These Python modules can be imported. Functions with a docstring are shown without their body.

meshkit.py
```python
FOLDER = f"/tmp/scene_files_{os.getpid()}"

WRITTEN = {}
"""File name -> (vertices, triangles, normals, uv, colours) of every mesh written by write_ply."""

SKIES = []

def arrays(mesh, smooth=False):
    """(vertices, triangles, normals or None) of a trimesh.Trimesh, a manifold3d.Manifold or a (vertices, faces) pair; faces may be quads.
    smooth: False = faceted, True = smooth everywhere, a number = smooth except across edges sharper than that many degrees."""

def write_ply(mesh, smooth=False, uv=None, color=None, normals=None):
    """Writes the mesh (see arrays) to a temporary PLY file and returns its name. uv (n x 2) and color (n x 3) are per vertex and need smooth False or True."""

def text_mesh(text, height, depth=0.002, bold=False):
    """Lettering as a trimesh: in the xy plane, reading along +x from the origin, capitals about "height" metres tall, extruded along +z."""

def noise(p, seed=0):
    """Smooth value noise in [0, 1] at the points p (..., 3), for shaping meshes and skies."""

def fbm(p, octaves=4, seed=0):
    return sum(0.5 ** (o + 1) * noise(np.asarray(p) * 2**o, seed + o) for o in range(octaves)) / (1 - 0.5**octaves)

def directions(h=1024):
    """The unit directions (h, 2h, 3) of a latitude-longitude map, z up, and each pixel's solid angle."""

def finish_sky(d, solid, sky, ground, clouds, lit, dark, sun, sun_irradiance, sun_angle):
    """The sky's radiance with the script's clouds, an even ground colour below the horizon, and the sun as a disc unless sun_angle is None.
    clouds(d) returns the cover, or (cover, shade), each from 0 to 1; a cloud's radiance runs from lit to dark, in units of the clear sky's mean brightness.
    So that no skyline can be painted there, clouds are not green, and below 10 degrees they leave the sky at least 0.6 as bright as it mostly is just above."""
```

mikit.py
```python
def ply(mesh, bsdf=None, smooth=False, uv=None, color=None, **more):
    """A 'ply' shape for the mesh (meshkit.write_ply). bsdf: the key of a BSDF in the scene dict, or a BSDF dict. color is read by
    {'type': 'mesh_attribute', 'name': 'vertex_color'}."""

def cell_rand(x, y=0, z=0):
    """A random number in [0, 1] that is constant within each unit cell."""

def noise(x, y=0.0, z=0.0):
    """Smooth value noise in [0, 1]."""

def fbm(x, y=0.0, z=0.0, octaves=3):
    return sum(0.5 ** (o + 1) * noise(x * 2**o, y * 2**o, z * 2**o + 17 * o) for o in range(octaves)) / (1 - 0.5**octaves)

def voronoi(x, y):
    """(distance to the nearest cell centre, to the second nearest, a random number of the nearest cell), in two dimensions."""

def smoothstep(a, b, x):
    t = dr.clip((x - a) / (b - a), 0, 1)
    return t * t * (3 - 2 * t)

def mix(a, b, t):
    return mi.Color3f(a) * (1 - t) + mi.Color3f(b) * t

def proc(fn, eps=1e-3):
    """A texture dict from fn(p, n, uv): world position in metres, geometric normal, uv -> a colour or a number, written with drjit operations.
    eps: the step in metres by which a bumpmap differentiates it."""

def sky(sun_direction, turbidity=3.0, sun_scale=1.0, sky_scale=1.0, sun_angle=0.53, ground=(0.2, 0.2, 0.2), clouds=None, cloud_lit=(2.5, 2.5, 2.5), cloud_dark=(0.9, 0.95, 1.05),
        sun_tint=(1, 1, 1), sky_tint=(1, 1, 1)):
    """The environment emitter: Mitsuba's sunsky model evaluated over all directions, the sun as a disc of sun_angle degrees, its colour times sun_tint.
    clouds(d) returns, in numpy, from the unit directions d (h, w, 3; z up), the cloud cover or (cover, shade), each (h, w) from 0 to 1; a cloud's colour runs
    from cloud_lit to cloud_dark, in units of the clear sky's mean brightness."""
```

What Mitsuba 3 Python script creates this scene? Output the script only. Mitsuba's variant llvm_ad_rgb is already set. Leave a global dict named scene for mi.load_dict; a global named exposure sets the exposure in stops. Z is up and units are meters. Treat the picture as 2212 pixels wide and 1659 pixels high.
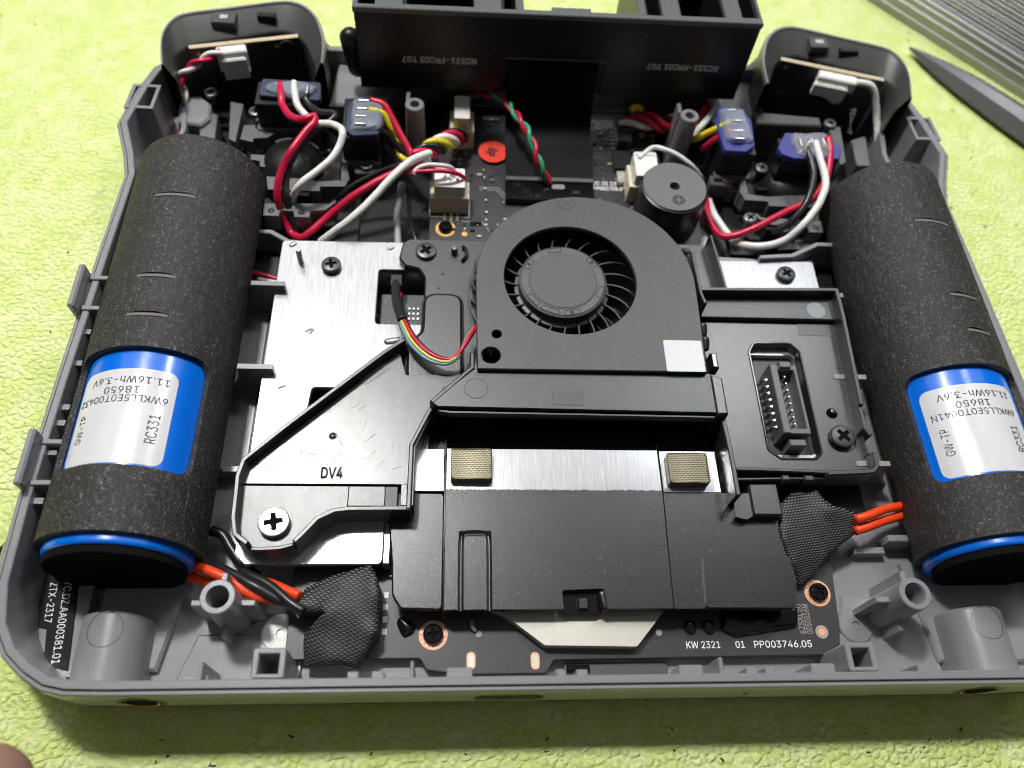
import math, random
import numpy as np
import trimesh, shapely, manifold3d as m3
import mitsuba as mi, drjit as dr
import mikit, meshkit
from shapely.geometry import Polygon, LineString, Point, box as sbox
from shapely import affinity
from mikit import proc, noise, fbm, voronoi, cell_rand, smoothstep, mix
T = mi.ScalarTransform4f
random.seed(7); rng = np.random.default_rng(7)
scene, labels = {}, {}
# Everything is modelled in millimetres with the rim of the shell at z = 0; the mat lies 14 mm below it.
MM, ZOFF = 1e-3, 14.0

# ---------------------------------------------------------------- camera, lamps, exposure
def W(p):
    return [p[0]*MM, p[1]*MM, (p[2]+ZOFF)*MM]
EYE = np.array([-18.690, -19.109, 112.663])
FWD, UP = np.array([0.07637, 0.49484, -0.86562]), np.array([-0.01538, 0.86864, 0.49521])
scene['camera'] = {'type': 'thinlens', 'to_world': T().look_at(origin=W(EYE), target=W(EYE+100*FWD), up=UP.tolist()),
                   'fov': math.degrees(2*math.atan(1106/1739.26)), 'fov_axis': 'x', 'aperture_radius': 0.0008, 'focus_distance': 0.128,
                   'near_clip': 0.005, 'far_clip': 20.0}
exposure = 0.36
def lamp(key, at, aim, w, h, power, color, label):
    """A flat glowing rectangle facing its aim point: work lamps and added fill panels."""
    at, aim = np.array(at, float), np.array(aim, float)
    tw = T().look_at(origin=W(at), target=W(aim), up=[0, 1, 0.01])
    scene[key+'__diffuser'] = {'type': 'rectangle', 'to_world': tw @ T().scale([w*MM/2, h*MM/2, 1]),
        'emitter': {'type': 'area', 'radiance': {'type': 'rgb', 'value': [power*c for c in color]}}}
    labels[key] = {'label': label, 'category': 'lamp'}
lamp('desk_lamp', (-140, 232, 500), (0, 50, 0), 50, 50, 225, (1, 0.985, 0.95), 'square work lamp shining down from the far left')
lamp('desk_lamp_001', (-120, 236, 530), (0, 50, 0), 260, 40, 12, (0.97, 0.99, 1.0), 'long tube lamp shining down from behind on the left')
lamp('desk_lamp_002', (215, 330, 470), (0, 50, 0), 80, 80, 26, (0.95, 0.98, 1.0), 'weaker square lamp shining down from the far right')
lamp('fill_panel', (0, 1800, 1800), (0, 1800, 0), 4400, 2000, 0.92, (1, 1, 0.98), 'wide unseen panel added overhead as fill light')  # glowing panel added as soft fill, no known lamp
lamp('fill_panel_001', (0, 0, 2100), (0, 0, 0), 4600, 2400, 0.13, (1, 1, 0.99), 'large dim unseen panel added straight overhead as fill light')  # dim emitter added to lift the shadow in front of the shell

# ---------------------------------------------------------------- materials
def rgb(*c): return {'type': 'rgb', 'value': list(c)}
def pb(color, rough=0.4, metal=0.0, spec=0.5, **k):
    return {'type': 'principled', 'base_color': color if isinstance(color, dict) else rgb(*color), 'roughness': rough, 'metallic': metal, 'specular': spec, **k}
def mat(name, b, bump=None, scale=1.0):
    if bump is not None:
        b = {'type': 'bumpmap', 'arbitrary': bump, 'scale': scale, 'bsdf': b}
    scene[name] = {'type': 'twosided', 'bsdf': b}
    return name
def mm(p): return p.x*1000, p.y*1000, p.z*1000
def f_matcol(p, n, uv):
    x, y, z = mm(p)
    a = fbm(x*0.35, y*0.35, 3.1, 3)
    b = noise(x*1.7+5, y*1.7, 9.0)
    d1, d2, w = voronoi(x*0.8+0.3*noise(x, y), y*0.8)
    c = mix((0.70, 0.80, 0.275), (0.77, 0.85, 0.38), smoothstep(0.3, 0.7, a))
    return c*(0.90+0.1*b+0.07*smoothstep(0.0, 0.35, d2-d1))
def f_matbump(p, n, uv):
    x, y, z = mm(p)
    d1, d2, w = voronoi(x*0.8+0.3*noise(x, y), y*0.8)
    return smoothstep(0.0, 0.5, d2-d1)*0.7+0.4*noise(x*2.3, y*2.3)+0.3*noise(x*5.1, y*5.1, 2.0)
mat('m_mat', pb(proc(f_matcol), 0.55, spec=0.3), proc(f_matbump, 1.2e-4), 0.00034)
def f_grain(p, n, uv):
    x, y, z = mm(p)
    return noise(x*5, y*5, z*5)+0.5*noise(x*11, y*11, z*11)
def f_streak_y(p, n, uv):
    x, y, z = mm(p)
    return noise(x*7, y*0.35, z*3)+0.6*noise(x*17, y*0.6+7, z*3)
def f_streak_x(p, n, uv):
    x, y, z = mm(p)
    return noise(x*0.35, y*7, z*3)+0.6*noise(x*0.6+3, y*16, z*3)
def f_peel(p, n, uv):
    x, y, z = mm(p)
    return noise(x*9, y*9, z*9)+0.5*noise(x*17, y*17, z*17)
def f_foam(p, n, uv):
    x, y, z = mm(p)
    return noise(x*6.5, y*6.5, z*6.5)+0.7*noise(x*12, y*12, z*12)
def f_foamcol(p, n, uv):
    x, y, z = mm(p)
    s = noise(x*6.4, y*6.4, z*6.4)*(0.7+0.3*noise(x*2.1+9, y*2.1, z*2.1))
    return mix((0.020, 0.0185, 0.017), (0.20, 0.19, 0.178), smoothstep(0.5, 0.88, s))  # pale specks paint the glints of the foam pits into the colour
def f_paintcol(p, n, uv):
    x, y, z = mm(p)
    s = noise(x*6.3, y*6.3, z*6.3)
    return mix((0.005, 0.0055, 0.006), (0.022, 0.023, 0.025), smoothstep(0.5, 0.95, s))
def f_fancol(p, n, uv):
    x, y, z = mm(p)
    return mix((0.042, 0.041, 0.040), (0.066, 0.064, 0.062), 0.6*noise(x*4.5, y*4.5, z*4.5)+0.5*fbm(x*.25, y*.25, z*.2, 2))
def f_weave(p, n, uv):
    u, v = uv.x, uv.y
    row = dr.floor(v)
    a = dr.sin(v*2*math.pi)*0.5+0.5
    b = dr.sin((u+0.5*(row-2*dr.floor(row/2)))*2*math.pi)*0.5+0.5
    return a*(0.45+0.55*b)
def f_tapecol(p, n, uv):
    return mix((0.006, 0.006, 0.007), (0.17, 0.17, 0.175), smoothstep(0.35, 0.85, f_weave(p, n, uv)))  # weave highlights are put into the colour as pale ribs
def f_padcol(p, n, uv):
    return mix((0.09, 0.078, 0.045), (0.40, 0.36, 0.26), smoothstep(0.1, 0.8, f_weave(p, n, uv)))
def f_alucol(p, n, uv):
    return mix((0.26, 0.27, 0.285), (0.70, 0.70, 0.715), 0.62*f_streak_y(p, n, uv))
P_grain, P_sy, P_sx, P_peel = proc(f_grain, 6e-5), proc(f_streak_y, 4e-5), proc(f_streak_x, 4e-5), proc(f_peel, 5e-5)
mat('m_shell', pb((0.22, 0.22, 0.233), 0.30, spec=0.55), P_grain, 0.000004)
mat('m_shell_dark', pb((0.062, 0.064, 0.061), 0.42), P_grain, 0.000004)
mat('m_inner', pb((0.010, 0.010, 0.011), 0.35, spec=0.4), P_grain, 0.000004)
mat('m_black', pb((0.015, 0.016, 0.0165), 0.37, spec=0.9), P_sx, 0.000005)
mat('m_black_y', pb((0.012, 0.013, 0.0135), 0.33, spec=1.0), P_sy, 0.000004)
mat('m_gloss', pb((0.006, 0.006, 0.007), 0.14, spec=0.5))
mat('m_fan', pb(proc(f_fancol), 0.42, spec=0.6), P_peel, 0.000008)
mat('m_hub', pb((0.075, 0.078, 0.08), 0.45, spec=0.5), P_peel, 0.000012)
mat('m_hubring', pb((0.075, 0.078, 0.082), 0.42, spec=0.6), P_grain, 0.000004)
mat('m_blade', pb((0.03, 0.03, 0.031), 0.2, spec=1.0))
mat('m_paint', pb(proc(f_paintcol), 0.3, spec=0.7), P_peel, 0.000012)
mat('m_alu', {'type': 'blendbsdf', 'weight': 0.5, 'a0': pb((0.60, 0.61, 0.63), 0.17, 1.0), 'a1': pb(proc(f_alucol), 0.6, 1.0)}, P_sy, 0.000002)
mat('m_nickel', pb((0.50, 0.48, 0.42), 0.5, 0.7), P_sy, 0.000003)
mat('m_tin', pb((0.75, 0.75, 0.74), 0.25, 1.0))
mat('m_copper', pb((0.78, 0.40, 0.25), 0.5, 0.2))
mat('m_gold', pb((0.75, 0.42, 0.13), 0.5, 0.2))
mat('m_steel', pb((0.16, 0.165, 0.17), 0.36, 0.55), P_grain, 0.000004)
mat('m_bracket', pb((0.10, 0.103, 0.107), 0.4, 0.1, 0.6), P_grain, 0.000004)  # grey base colour stands in for sheen on black flat tops
mat('m_screw', pb((0.07, 0.072, 0.075), 0.35, 0.5))
mat('m_screw_gloss', pb((0.012, 0.012, 0.013), 0.12, 0.3))
mat('m_screw_bright', pb((0.62, 0.62, 0.63), 0.3, 0.9))
mat('m_pcb', pb((0.036, 0.034, 0.037), 0.36, spec=0.5), P_grain, 0.000003)
mat('m_pcb_edge', pb((0.55, 0.45, 0.30), 0.5))
mat('m_chip', pb((0.02, 0.02, 0.022), 0.35))
mat('m_silk', pb((0.92, 0.92, 0.92), 0.6))
mat('m_silk_dim', pb((0.36, 0.30, 0.27), 0.5))
mat('m_ink', pb((0.03, 0.03, 0.045), 0.9, spec=0.1))
mat('m_label', pb((0.66, 0.66, 0.68), 0.2, spec=0.4, clearcoat=0.6, clearcoat_gloss=0.95))
mat('m_sticker', pb((0.64, 0.65, 0.67), 0.4))
mat('m_blue', pb((0.0, 0.145, 0.72), 0.2, spec=0.5, clearcoat=0.8, clearcoat_gloss=0.95))
mat('m_foam', pb(proc(f_foamcol), 0.6, spec=0.5), proc(f_foam, 4e-5), 0.00009)
mat('m_cut_foam', pb((0.15, 0.145, 0.14), 0.7))
mat('m_pad_foam', pb((0.008, 0.008, 0.008), 1.0, spec=0.05))
mat('m_tape', pb(proc(f_tapecol), 0.6, spec=0.4))
mat('m_weave', pb(proc(f_padcol), 0.5, 0.6))
mat('m_cream', pb((0.74, 0.68, 0.50), 0.4))
mat('m_white', pb((0.80, 0.79, 0.76), 0.4))
def wire_mat(n, c, r=0.32): mat('m_wire_'+n, pb(c, r, spec=0.5))
wire_mat('red', (0.56, 0.012, 0.055)); wire_mat('white', (0.76, 0.75, 0.72)); wire_mat('black', (0.016, 0.016, 0.017))
wire_mat('yellow', (0.72, 0.60, 0.02)); wire_mat('green', (0.04, 0.33, 0.17)); wire_mat('orange', (0.78, 0.062, 0.012))
wire_mat('lime', (0.52, 0.60, 0.10)); wire_mat('blue', (0.18, 0.32, 0.46)); wire_mat('grey', (0.33, 0.32, 0.32))
mat('m_blueboard', pb((0.035, 0.045, 0.24), 0.3))
mat('m_blueboard_dull', pb((0.03, 0.04, 0.085), 0.3))
scene['m_glue'] = {'type': 'blendbsdf', 'weight': 0.45, 'b0': {'type': 'thindielectric', 'int_ior': 1.5}, 'b1': {'type': 'twosided', 'bsdf': pb((0.42, 0.46, 0.54), 0.12, spec=0.7)}}
scene['m_glue_clear'] = {'type': 'blendbsdf', 'weight': 0.34, 'b0': {'type': 'thindielectric', 'int_ior': 1.45}, 'b1': {'type': 'twosided', 'bsdf': pb((0.62, 0.58, 0.55), 0.12, spec=0.7)}}
mat('m_buzzer', pb((0.13, 0.135, 0.138), 0.5))
mat('m_film', pb((0.007, 0.008, 0.008), 0.42, spec=0.12))
mat('m_redsticker', pb((0.85, 0.06, 0.03), 0.4))
mat('m_skin', pb((0.30, 0.17, 0.13), 0.5))
mat('m_greytool', pb((0.13, 0.125, 0.135), 0.35, 0.2))
mat('m_sheet', pb((0.31, 0.31, 0.32), 0.36, 0.6), P_sx, 0.000003)
mat('m_sheet_dark', pb((0.15, 0.15, 0.155), 0.28, 0.7))

# ---------------------------------------------------------------- mesh helpers
def cat(*ms): return trimesh.util.concatenate([m for m in ms if m is not None])
def numbered(k):
    if not any(x == k or x.startswith(k+'__') for x in list(scene)+list(labels)): return k
    i = 1
    while any(x == f'{k}_{i:03d}' or x.startswith(f'{k}_{i:03d}__') for x in list(scene)+list(labels)): i += 1
    return f'{k}_{i:03d}'
def tri(mesh):
    if hasattr(mesh, 'to_mesh'):
        q = mesh.to_mesh(); return trimesh.Trimesh(np.array(q.vert_properties[:, :3], float), np.array(q.tri_verts), process=False)
    return mesh
def add(name, mesh, m, parent=None, smooth=35, uv=None, raw=False, **lab):
    mesh = tri(mesh)
    key = numbered((parent+'__' if parent else '')+name)
    v = np.array(mesh.vertices, float)
    if not raw: v[:, 2] = np.maximum(v[:, 2], -12.9+0.2*(len(scene) % 7)/7)      # nothing inside the shell reaches through its floor
    v = (v+[0, 0, ZOFF])*MM
    g = trimesh.Trimesh(v, np.asarray(mesh.faces), process=False)
    scene[key] = mikit.ply(g, m, smooth=True if uv is not None else smooth, uv=uv)
    if lab: labels[key] = lab
    return key
def thing(name, label, category, group=None):
    key = numbered(name); labels[key] = {'label': label, 'category': category}
    if group: labels[key]['group'] = group
    return key
def mtri(mesh):
    mesh = tri(mesh).copy(); mesh.merge_vertices()
    return m3.Manifold(m3.Mesh(np.asarray(mesh.vertices, np.float32), np.asarray(mesh.faces, np.uint32)))
def cs(poly):
    polys = getattr(poly, 'geoms', [poly]); cont = []
    for p in polys:
        p = shapely.geometry.polygon.orient(p, 1.0)
        cont.append(np.array(p.exterior.coords)[:-1]); cont += [np.array(i.coords)[:-1] for i in p.interiors]
    return m3.CrossSection(cont, m3.FillRule.EvenOdd)
def ext(poly, z0, z1):
    return m3.Manifold.extrude(cs(poly), z1-z0).translate([0, 0, z0])
def prism(poly, z0, z1, b=0.15):
    """The plan outline standing from z0 to z1, its upper edge chamfered by b."""
    if not isinstance(poly, Polygon) and not hasattr(poly, 'geoms'): poly = Polygon(poly)
    if hasattr(poly, 'geoms'): return cat(*[prism(g, z0, z1, b) for g in poly.geoms])
    poly = poly.simplify(0.004)
    if b > 0:
        parts = []; poly = shapely.geometry.polygon.orient(poly, 1.0); ok = True; tops = []
        for ring in [poly.exterior]+list(poly.interiors):
            c = np.array(ring.coords)[:-1]; a = np.roll(c, 1, 0); d = np.roll(c, -1, 0)
            e1 = c-a; e2 = d-c; e1 /= np.linalg.norm(e1, axis=1)[:, None]+1e-12; e2 /= np.linalg.norm(e2, axis=1)[:, None]+1e-12
            n1 = np.stack([-e1[:, 1], e1[:, 0]], 1); n2 = np.stack([-e2[:, 1], e2[:, 0]], 1); s = n1+n2
            s = s/np.maximum((s*n1).sum(1), 0.35)[:, None]
            tops.append((c, c+b*s))
        ins = Polygon(tops[0][1], [t[1] for t in tops[1:]])
        if ins.is_valid and ins.area > 0:
            vs, fs, at = [], [], 0
            for c, t in tops:
                k = len(c); q = np.vstack([np.c_[c, np.full(k, z0)], np.c_[c, np.full(k, z1-b)], np.c_[t, np.full(k, z1)]])
                i = np.arange(k); j = (i+1) % k
                for r in (0, 1):
                    o = at+r*k
                    fs += [np.stack([o+i, o+j, o+k+j], 1), np.stack([o+i, o+k+j, o+k+i], 1)]
                vs.append(q); at += 3*k
            side = trimesh.Trimesh(np.vstack(vs), np.vstack(fs), process=False)
            tv, tf = trimesh.creation.triangulate_polygon(ins, engine='earcut')
            top = trimesh.Trimesh(np.c_[tv, np.full(len(tv), z1)], tf, process=False)
            bv, bf = trimesh.creation.triangulate_polygon(poly, engine='earcut')
            bot = trimesh.Trimesh(np.c_[bv, np.full(len(bv), z0)], np.asarray(bf)[:, ::-1], process=False)
            for t_, up in ((top, 1), (bot, -1)):
                if len(t_.faces) and t_.face_normals[:, 2].sum()*up < 0: t_.invert()
            return cat(side, top, bot)
    m = trimesh.creation.extrude_polygon(poly, z1-z0, engine='earcut'); m.apply_translation([0, 0, z0]); return m
def rr(x0, y0, x1, y1, r=0.5, q=4):
    x0, x1 = min(x0, x1), max(x0, x1); y0, y1 = min(y0, y1), max(y0, y1)
    r = min(r, (x1-x0)/2-1e-3, (y1-y0)/2-1e-3)
    return sbox(x0+r, y0+r, x1-r, y1-r).buffer(r, quad_segs=q)
def rnd(pts, r, q=4):
    """An outline with its corners rounded."""
    p = Polygon(pts); return p.buffer(-r, quad_segs=q).buffer(2*r, quad_segs=q).buffer(-r, quad_segs=q)
def bx(x0, x1, y0, y1, z0, z1, b=0.12): return prism(sbox(min(x0, x1), min(y0, y1), max(x0, x1), max(y0, y1)), z0, z1, b)
def wallp(pts, w): return LineString(pts).buffer(w/2, cap_style='flat', join_style='round', quad_segs=3)
def disc(x, y, r, n=8): return Point(x, y).buffer(r, quad_segs=n)
def lathe(prof, n=32, at=(0, 0, 0)):
    m = trimesh.creation.revolve(np.array(prof, float), sections=n); m.apply_translation(at); return m
def spline(pts, step=0.45):
    p = np.array(pts, float)
    if len(p) < 3: k = max(2, int(np.linalg.norm(p[-1]-p[0])/step)); return p[0]+(p[-1]-p[0])*np.linspace(0, 1, k)[:, None]
    e = np.vstack([2*p[0]-p[1], p, 2*p[-1]-p[-2]]); out = []
    for i in range(1, len(e)-2):
        a, b, c, d = e[i-1:i+3]; k = max(2, int(np.linalg.norm(c-b)/step)); t = np.linspace(0, 1, k, endpoint=False)[:, None]
        out.append(0.5*(2*b+(c-a)*t+(2*a-5*b+4*c-d)*t**2+(3*b-a-3*c+d)*t**3))
    return np.vstack(out+[p[-1:]])
def frames(p):
    t = np.gradient(p, axis=0); t /= np.linalg.norm(t, axis=1)[:, None]+1e-12
    a = np.cross(t[0], [0, 0, 1.0]); a = a if np.linalg.norm(a) > 0.1 else np.cross(t[0], [0, 1.0, 0]); A = []
    for q in t:
        a = a-q*(a@q); a /= np.linalg.norm(a); A.append(a)
    A = np.array(A); return t, A, np.cross(t, A)
def tube(pts, r, n=10, smooth=True, flat=1.0):
    p = spline(pts) if smooth else np.array(pts, float); t, a, b = frames(p); k = len(p); th = np.arange(n)*2*math.pi/n
    rad = np.broadcast_to(r, (k,))[:, None, None]
    v = (p[:, None]+rad*(np.cos(th)[None, :, None]*a[:, None]+flat*np.sin(th)[None, :, None]*b[:, None])).reshape(-1, 3)
    i, j = np.meshgrid(np.arange(k-1), np.arange(n), indexing='ij'); i, j = i.ravel(), j.ravel(); j2 = (j+1) % n
    f = np.vstack([np.stack([i*n+j, (i+1)*n+j2, i*n+j2], 1), np.stack([i*n+j, (i+1)*n+j, (i+1)*n+j2], 1)])
    c0, c1 = len(v), len(v)+1; v = np.vstack([v, p[0], p[-1]]); jj = np.arange(n)
    f = np.vstack([f, np.stack([np.full(n, c0), jj, (jj+1) % n], 1), np.stack([np.full(n, c1), (k-1)*n+(jj+1) % n, (k-1)*n+jj], 1)])
    m = trimesh.Trimesh(v, f, process=False)
    if m.volume < 0: m.invert()
    return m
def helix(axis, R, turns, phase):
    p = spline(axis, 0.3); t, a, b = frames(p); s = np.r_[0, np.cumsum(np.linalg.norm(np.diff(p, axis=0), axis=1))]; s /= s[-1]
    ph = 2*math.pi*(turns*s+phase); return p+R*(np.cos(ph)[:, None]*a+np.sin(ph)[:, None]*b)
def text(s, h, depth=0.05, bold=False, center=True):
    m = meshkit.text_mesh(s, h, depth, bold)
    if center: m.apply_translation([-m.bounds[:, 0].mean(), -m.bounds[:, 1].mean(), 0])
    return m
def place(m, x=0, y=0, z=0, rot=0, sx=1.0):
    m = m.copy(); m.apply_scale([sx, 1, 1]) if sx != 1 else None
    c, s = math.cos(math.radians(rot)), math.sin(math.radians(rot)); v = m.vertices.copy()
    m.vertices = np.c_[c*v[:, 0]-s*v[:, 1]+x, s*v[:, 0]+c*v[:, 1]+y, v[:, 2]+z]; return m
def fit(m, w):
    m = m.copy(); b = m.bounds; m.apply_scale([w/(b[1, 0]-b[0, 0]), 1, 1]); return m
def wrap(m, x0, z0, r, ang0=0.0):
    """Bends flat work (x along the arc, y along the axis, z outward) round a cylinder lying along y."""
    v = m.vertices; a = np.radians(ang0)+v[:, 0]/r; R = r+v[:, 2]; m = m.copy()
    m.vertices = np.c_[x0+R*np.sin(a), v[:, 1], z0+R*np.cos(a)]; return m
def refine(m, l):
    q = mtri(m)
    if q.status() == m3.Error.NoError and not q.is_empty(): return tri(q.refine_to_length(l))
    v, f = trimesh.remesh.subdivide_to_size(m.vertices, m.faces, l, max_iter=12); q = trimesh.Trimesh(v, f, process=False); q.merge_vertices(); return q
def blob(pts, r, noise_amp=0.15, seed=0):
    """Hull of spheres, lightly uneven: drops of glue, lumps."""
    s = trimesh.creation.icosphere(2, 1.0); P = []
    for i, q in enumerate(pts):
        rad = r if np.isscalar(r) else r[i]; P.append(np.asarray(s.vertices)*rad+np.array(q))
    h = trimesh.convex.convex_hull(np.vstack(P)); h = refine(h, 0.7)
    n = (meshkit.fbm(h.vertices*0.9+seed, 3, seed)-0.5)*2*noise_amp; h.vertices = h.vertices+h.vertex_normals*n[:, None]
    return trimesh.smoothing.filter_taubin(h, iterations=6)

# ================================================================ setting: the mat
g = trimesh.creation.box((1.0, 1.0, 0.004)); g = trimesh.Trimesh(np.array([[-1200, -900, -14], [1200, -900, -14], [1200, 1500, -14], [-1200, 1500, -14], [-1200, -900, -20], [1200, -900, -20], [1200, 1500, -20], [-1200, 1500, -20]], float),
    [[0, 1, 2], [0, 2, 3], [4, 6, 5], [4, 7, 6], [0, 4, 5], [0, 5, 1], [1, 5, 6], [1, 6, 2], [2, 6, 7], [2, 7, 3], [3, 7, 4], [3, 4, 0]], process=False)
add('mat', g, 'm_mat', smooth=False, raw=True, label='pale yellow green foam work mat with an embossed surface under everything', kind='structure')
crumbs = []
for i in range(58):
    x, y = (rng.uniform(-82, 72), rng.uniform(-11, -5)) if i < 24 else ((rng.uniform(-150, -84), rng.uniform(15, 190)) if i < 46 else (rng.uniform(84, 110), rng.uniform(90, 165)))
    a, l = rng.uniform(0, 6.28), rng.uniform(0.15, 0.8)
    k = [(x, y, -13.9), (x+l*math.cos(a)*.5+rng.normal(0, .12), y+l*math.sin(a)*.5+rng.normal(0, .12), -13.75), (x+l*math.cos(a), y+l*math.sin(a), -13.9)]
    crumbs.append(tube(k, rng.uniform(0.05, 0.13), 5))
add('lint', cat(*crumbs), 'm_inner', raw=True, label='dark crumbs and bits of lint scattered over the green mat', category='lint', kind='stuff')

# ================================================================ the grey shell
SH = thing('controller_shell', 'opened grey plastic half shell of a handheld controller lying on the green mat', 'casing')
half = [(-40, 126), (-44.6, 126), (-46.6, 128.4), (-49.6, 131), (-52.4, 131.7), (-64, 129.0), (-72.2, 126.6), (-74.6, 124.7), (-75.6, 122), (-75.7, 119.2), (-77.2, 118.6), (-78.7, 117), (-80.4, 111.5), (-82.4, 101), (-79.6, 93), (-78.3, 88), (-79, 70), (-79.8, 45), (-80.2, 25), (-79.9, 13), (-78.6, 7), (-76.3, 3.4), (-73.5, 1.0), (-70.5, -0.8), (-67.5, -1.45), (-62, -1.6)]
half = np.array(half, float)
out = np.vstack([half, (half*[-1, 1])[::-1]])            # anticlockwise from the back left corner
def resample(c, step, closed=True):
    c = np.vstack([c, c[:1]]); o = []
    for a, b in zip(c[:-1], c[1:]):
        k = max(1, int(np.linalg.norm(b-a)/step)); o += [a+(b-a)*t for t in np.arange(k)/k]
    return np.array(o)
def out_normals(c):
    a, d = np.roll(c, 1, 0), np.roll(c, -1, 0); e1, e2 = c-a, d-c
    e1 = e1/np.linalg.norm(e1, axis=1)[:, None]; e2 = e2/np.linalg.norm(e2, axis=1)[:, None]
    n = np.stack([e1[:, 1]+e2[:, 1], -e1[:, 0]-e2[:, 0]], 1); n1 = np.stack([e1[:, 1], -e1[:, 0]], 1)
    return n/np.maximum((n*n1).sum(1), 0.6)[:, None]
oc = resample(out, 4.0); on = out_normals(oc)
side = np.clip((np.abs(oc[:, 0])-70)/8, 0, 1)*np.clip((80-oc[:, 1])/10, 0, 1)
grip = side*np.clip((30-oc[:, 1])/8, 0, 1)*np.clip((oc[:, 1]-3)/8, 0, 1)
def ring(off, z, bulge=0.0): return np.c_[oc+on*(off+bulge*grip+0.0*side)[:, None], np.full(len(oc), z)]
rows = [ring(-9, -14), ring(-5.0, -14), ring(-2.6, -13.0, 2.5), ring(-0.8, -11.2, 4.6), ring(0.0, -9.0, 5.2), ring(0.15, -6, 3.0), ring(0.1, -2, .3), ring(0.0, -0.5), ring(-0.2, -0.3), ring(-0.58, -0.3), ring(-0.62, -0.75), ring(-0.76, -0.75), ring(-0.8, -0.1), ring(-0.9, 0.0), ring(-1.75, 0.0), ring(-1.9, -0.15), ring(-2.3, -11), ring(-2.4, -12.4)]
k = len(oc); V = np.vstack(rows); F = []
for r in range(len(rows)-1):
    i = np.arange(k); j = (i+1) % k
    F += [np.stack([r*k+i, r*k+j, (r+1)*k+j], 1), np.stack([r*k+i, (r+1)*k+j, (r+1)*k+i], 1)]
wall = trimesh.Trimesh(V, np.vstack(F), process=False)
add('side_wall', wall, 'm_shell', SH, smooth=32, raw=True)
inner = Polygon(oc+on*(-2.2))
add('floor', prism(inner.buffer(-0.01), -13.7, -12.2, 0), 'm_shell', SH, raw=True)
# darker inner frame under the upper half
add('dark_floor', prism(inner.intersection(sbox(-72, 66, 72, 130)).buffer(-1.0), -12.6, -11.7, 0.2), 'm_inner', SH)
add('dark_floor', prism([(-52, 26), (52, 26), (52, 65.9), (-52, 65.9)], -12.6, -11.8, 0.2), 'm_inner', SH)  # black sheet paints shade into the gap; the floor there is grey plastic
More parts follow.
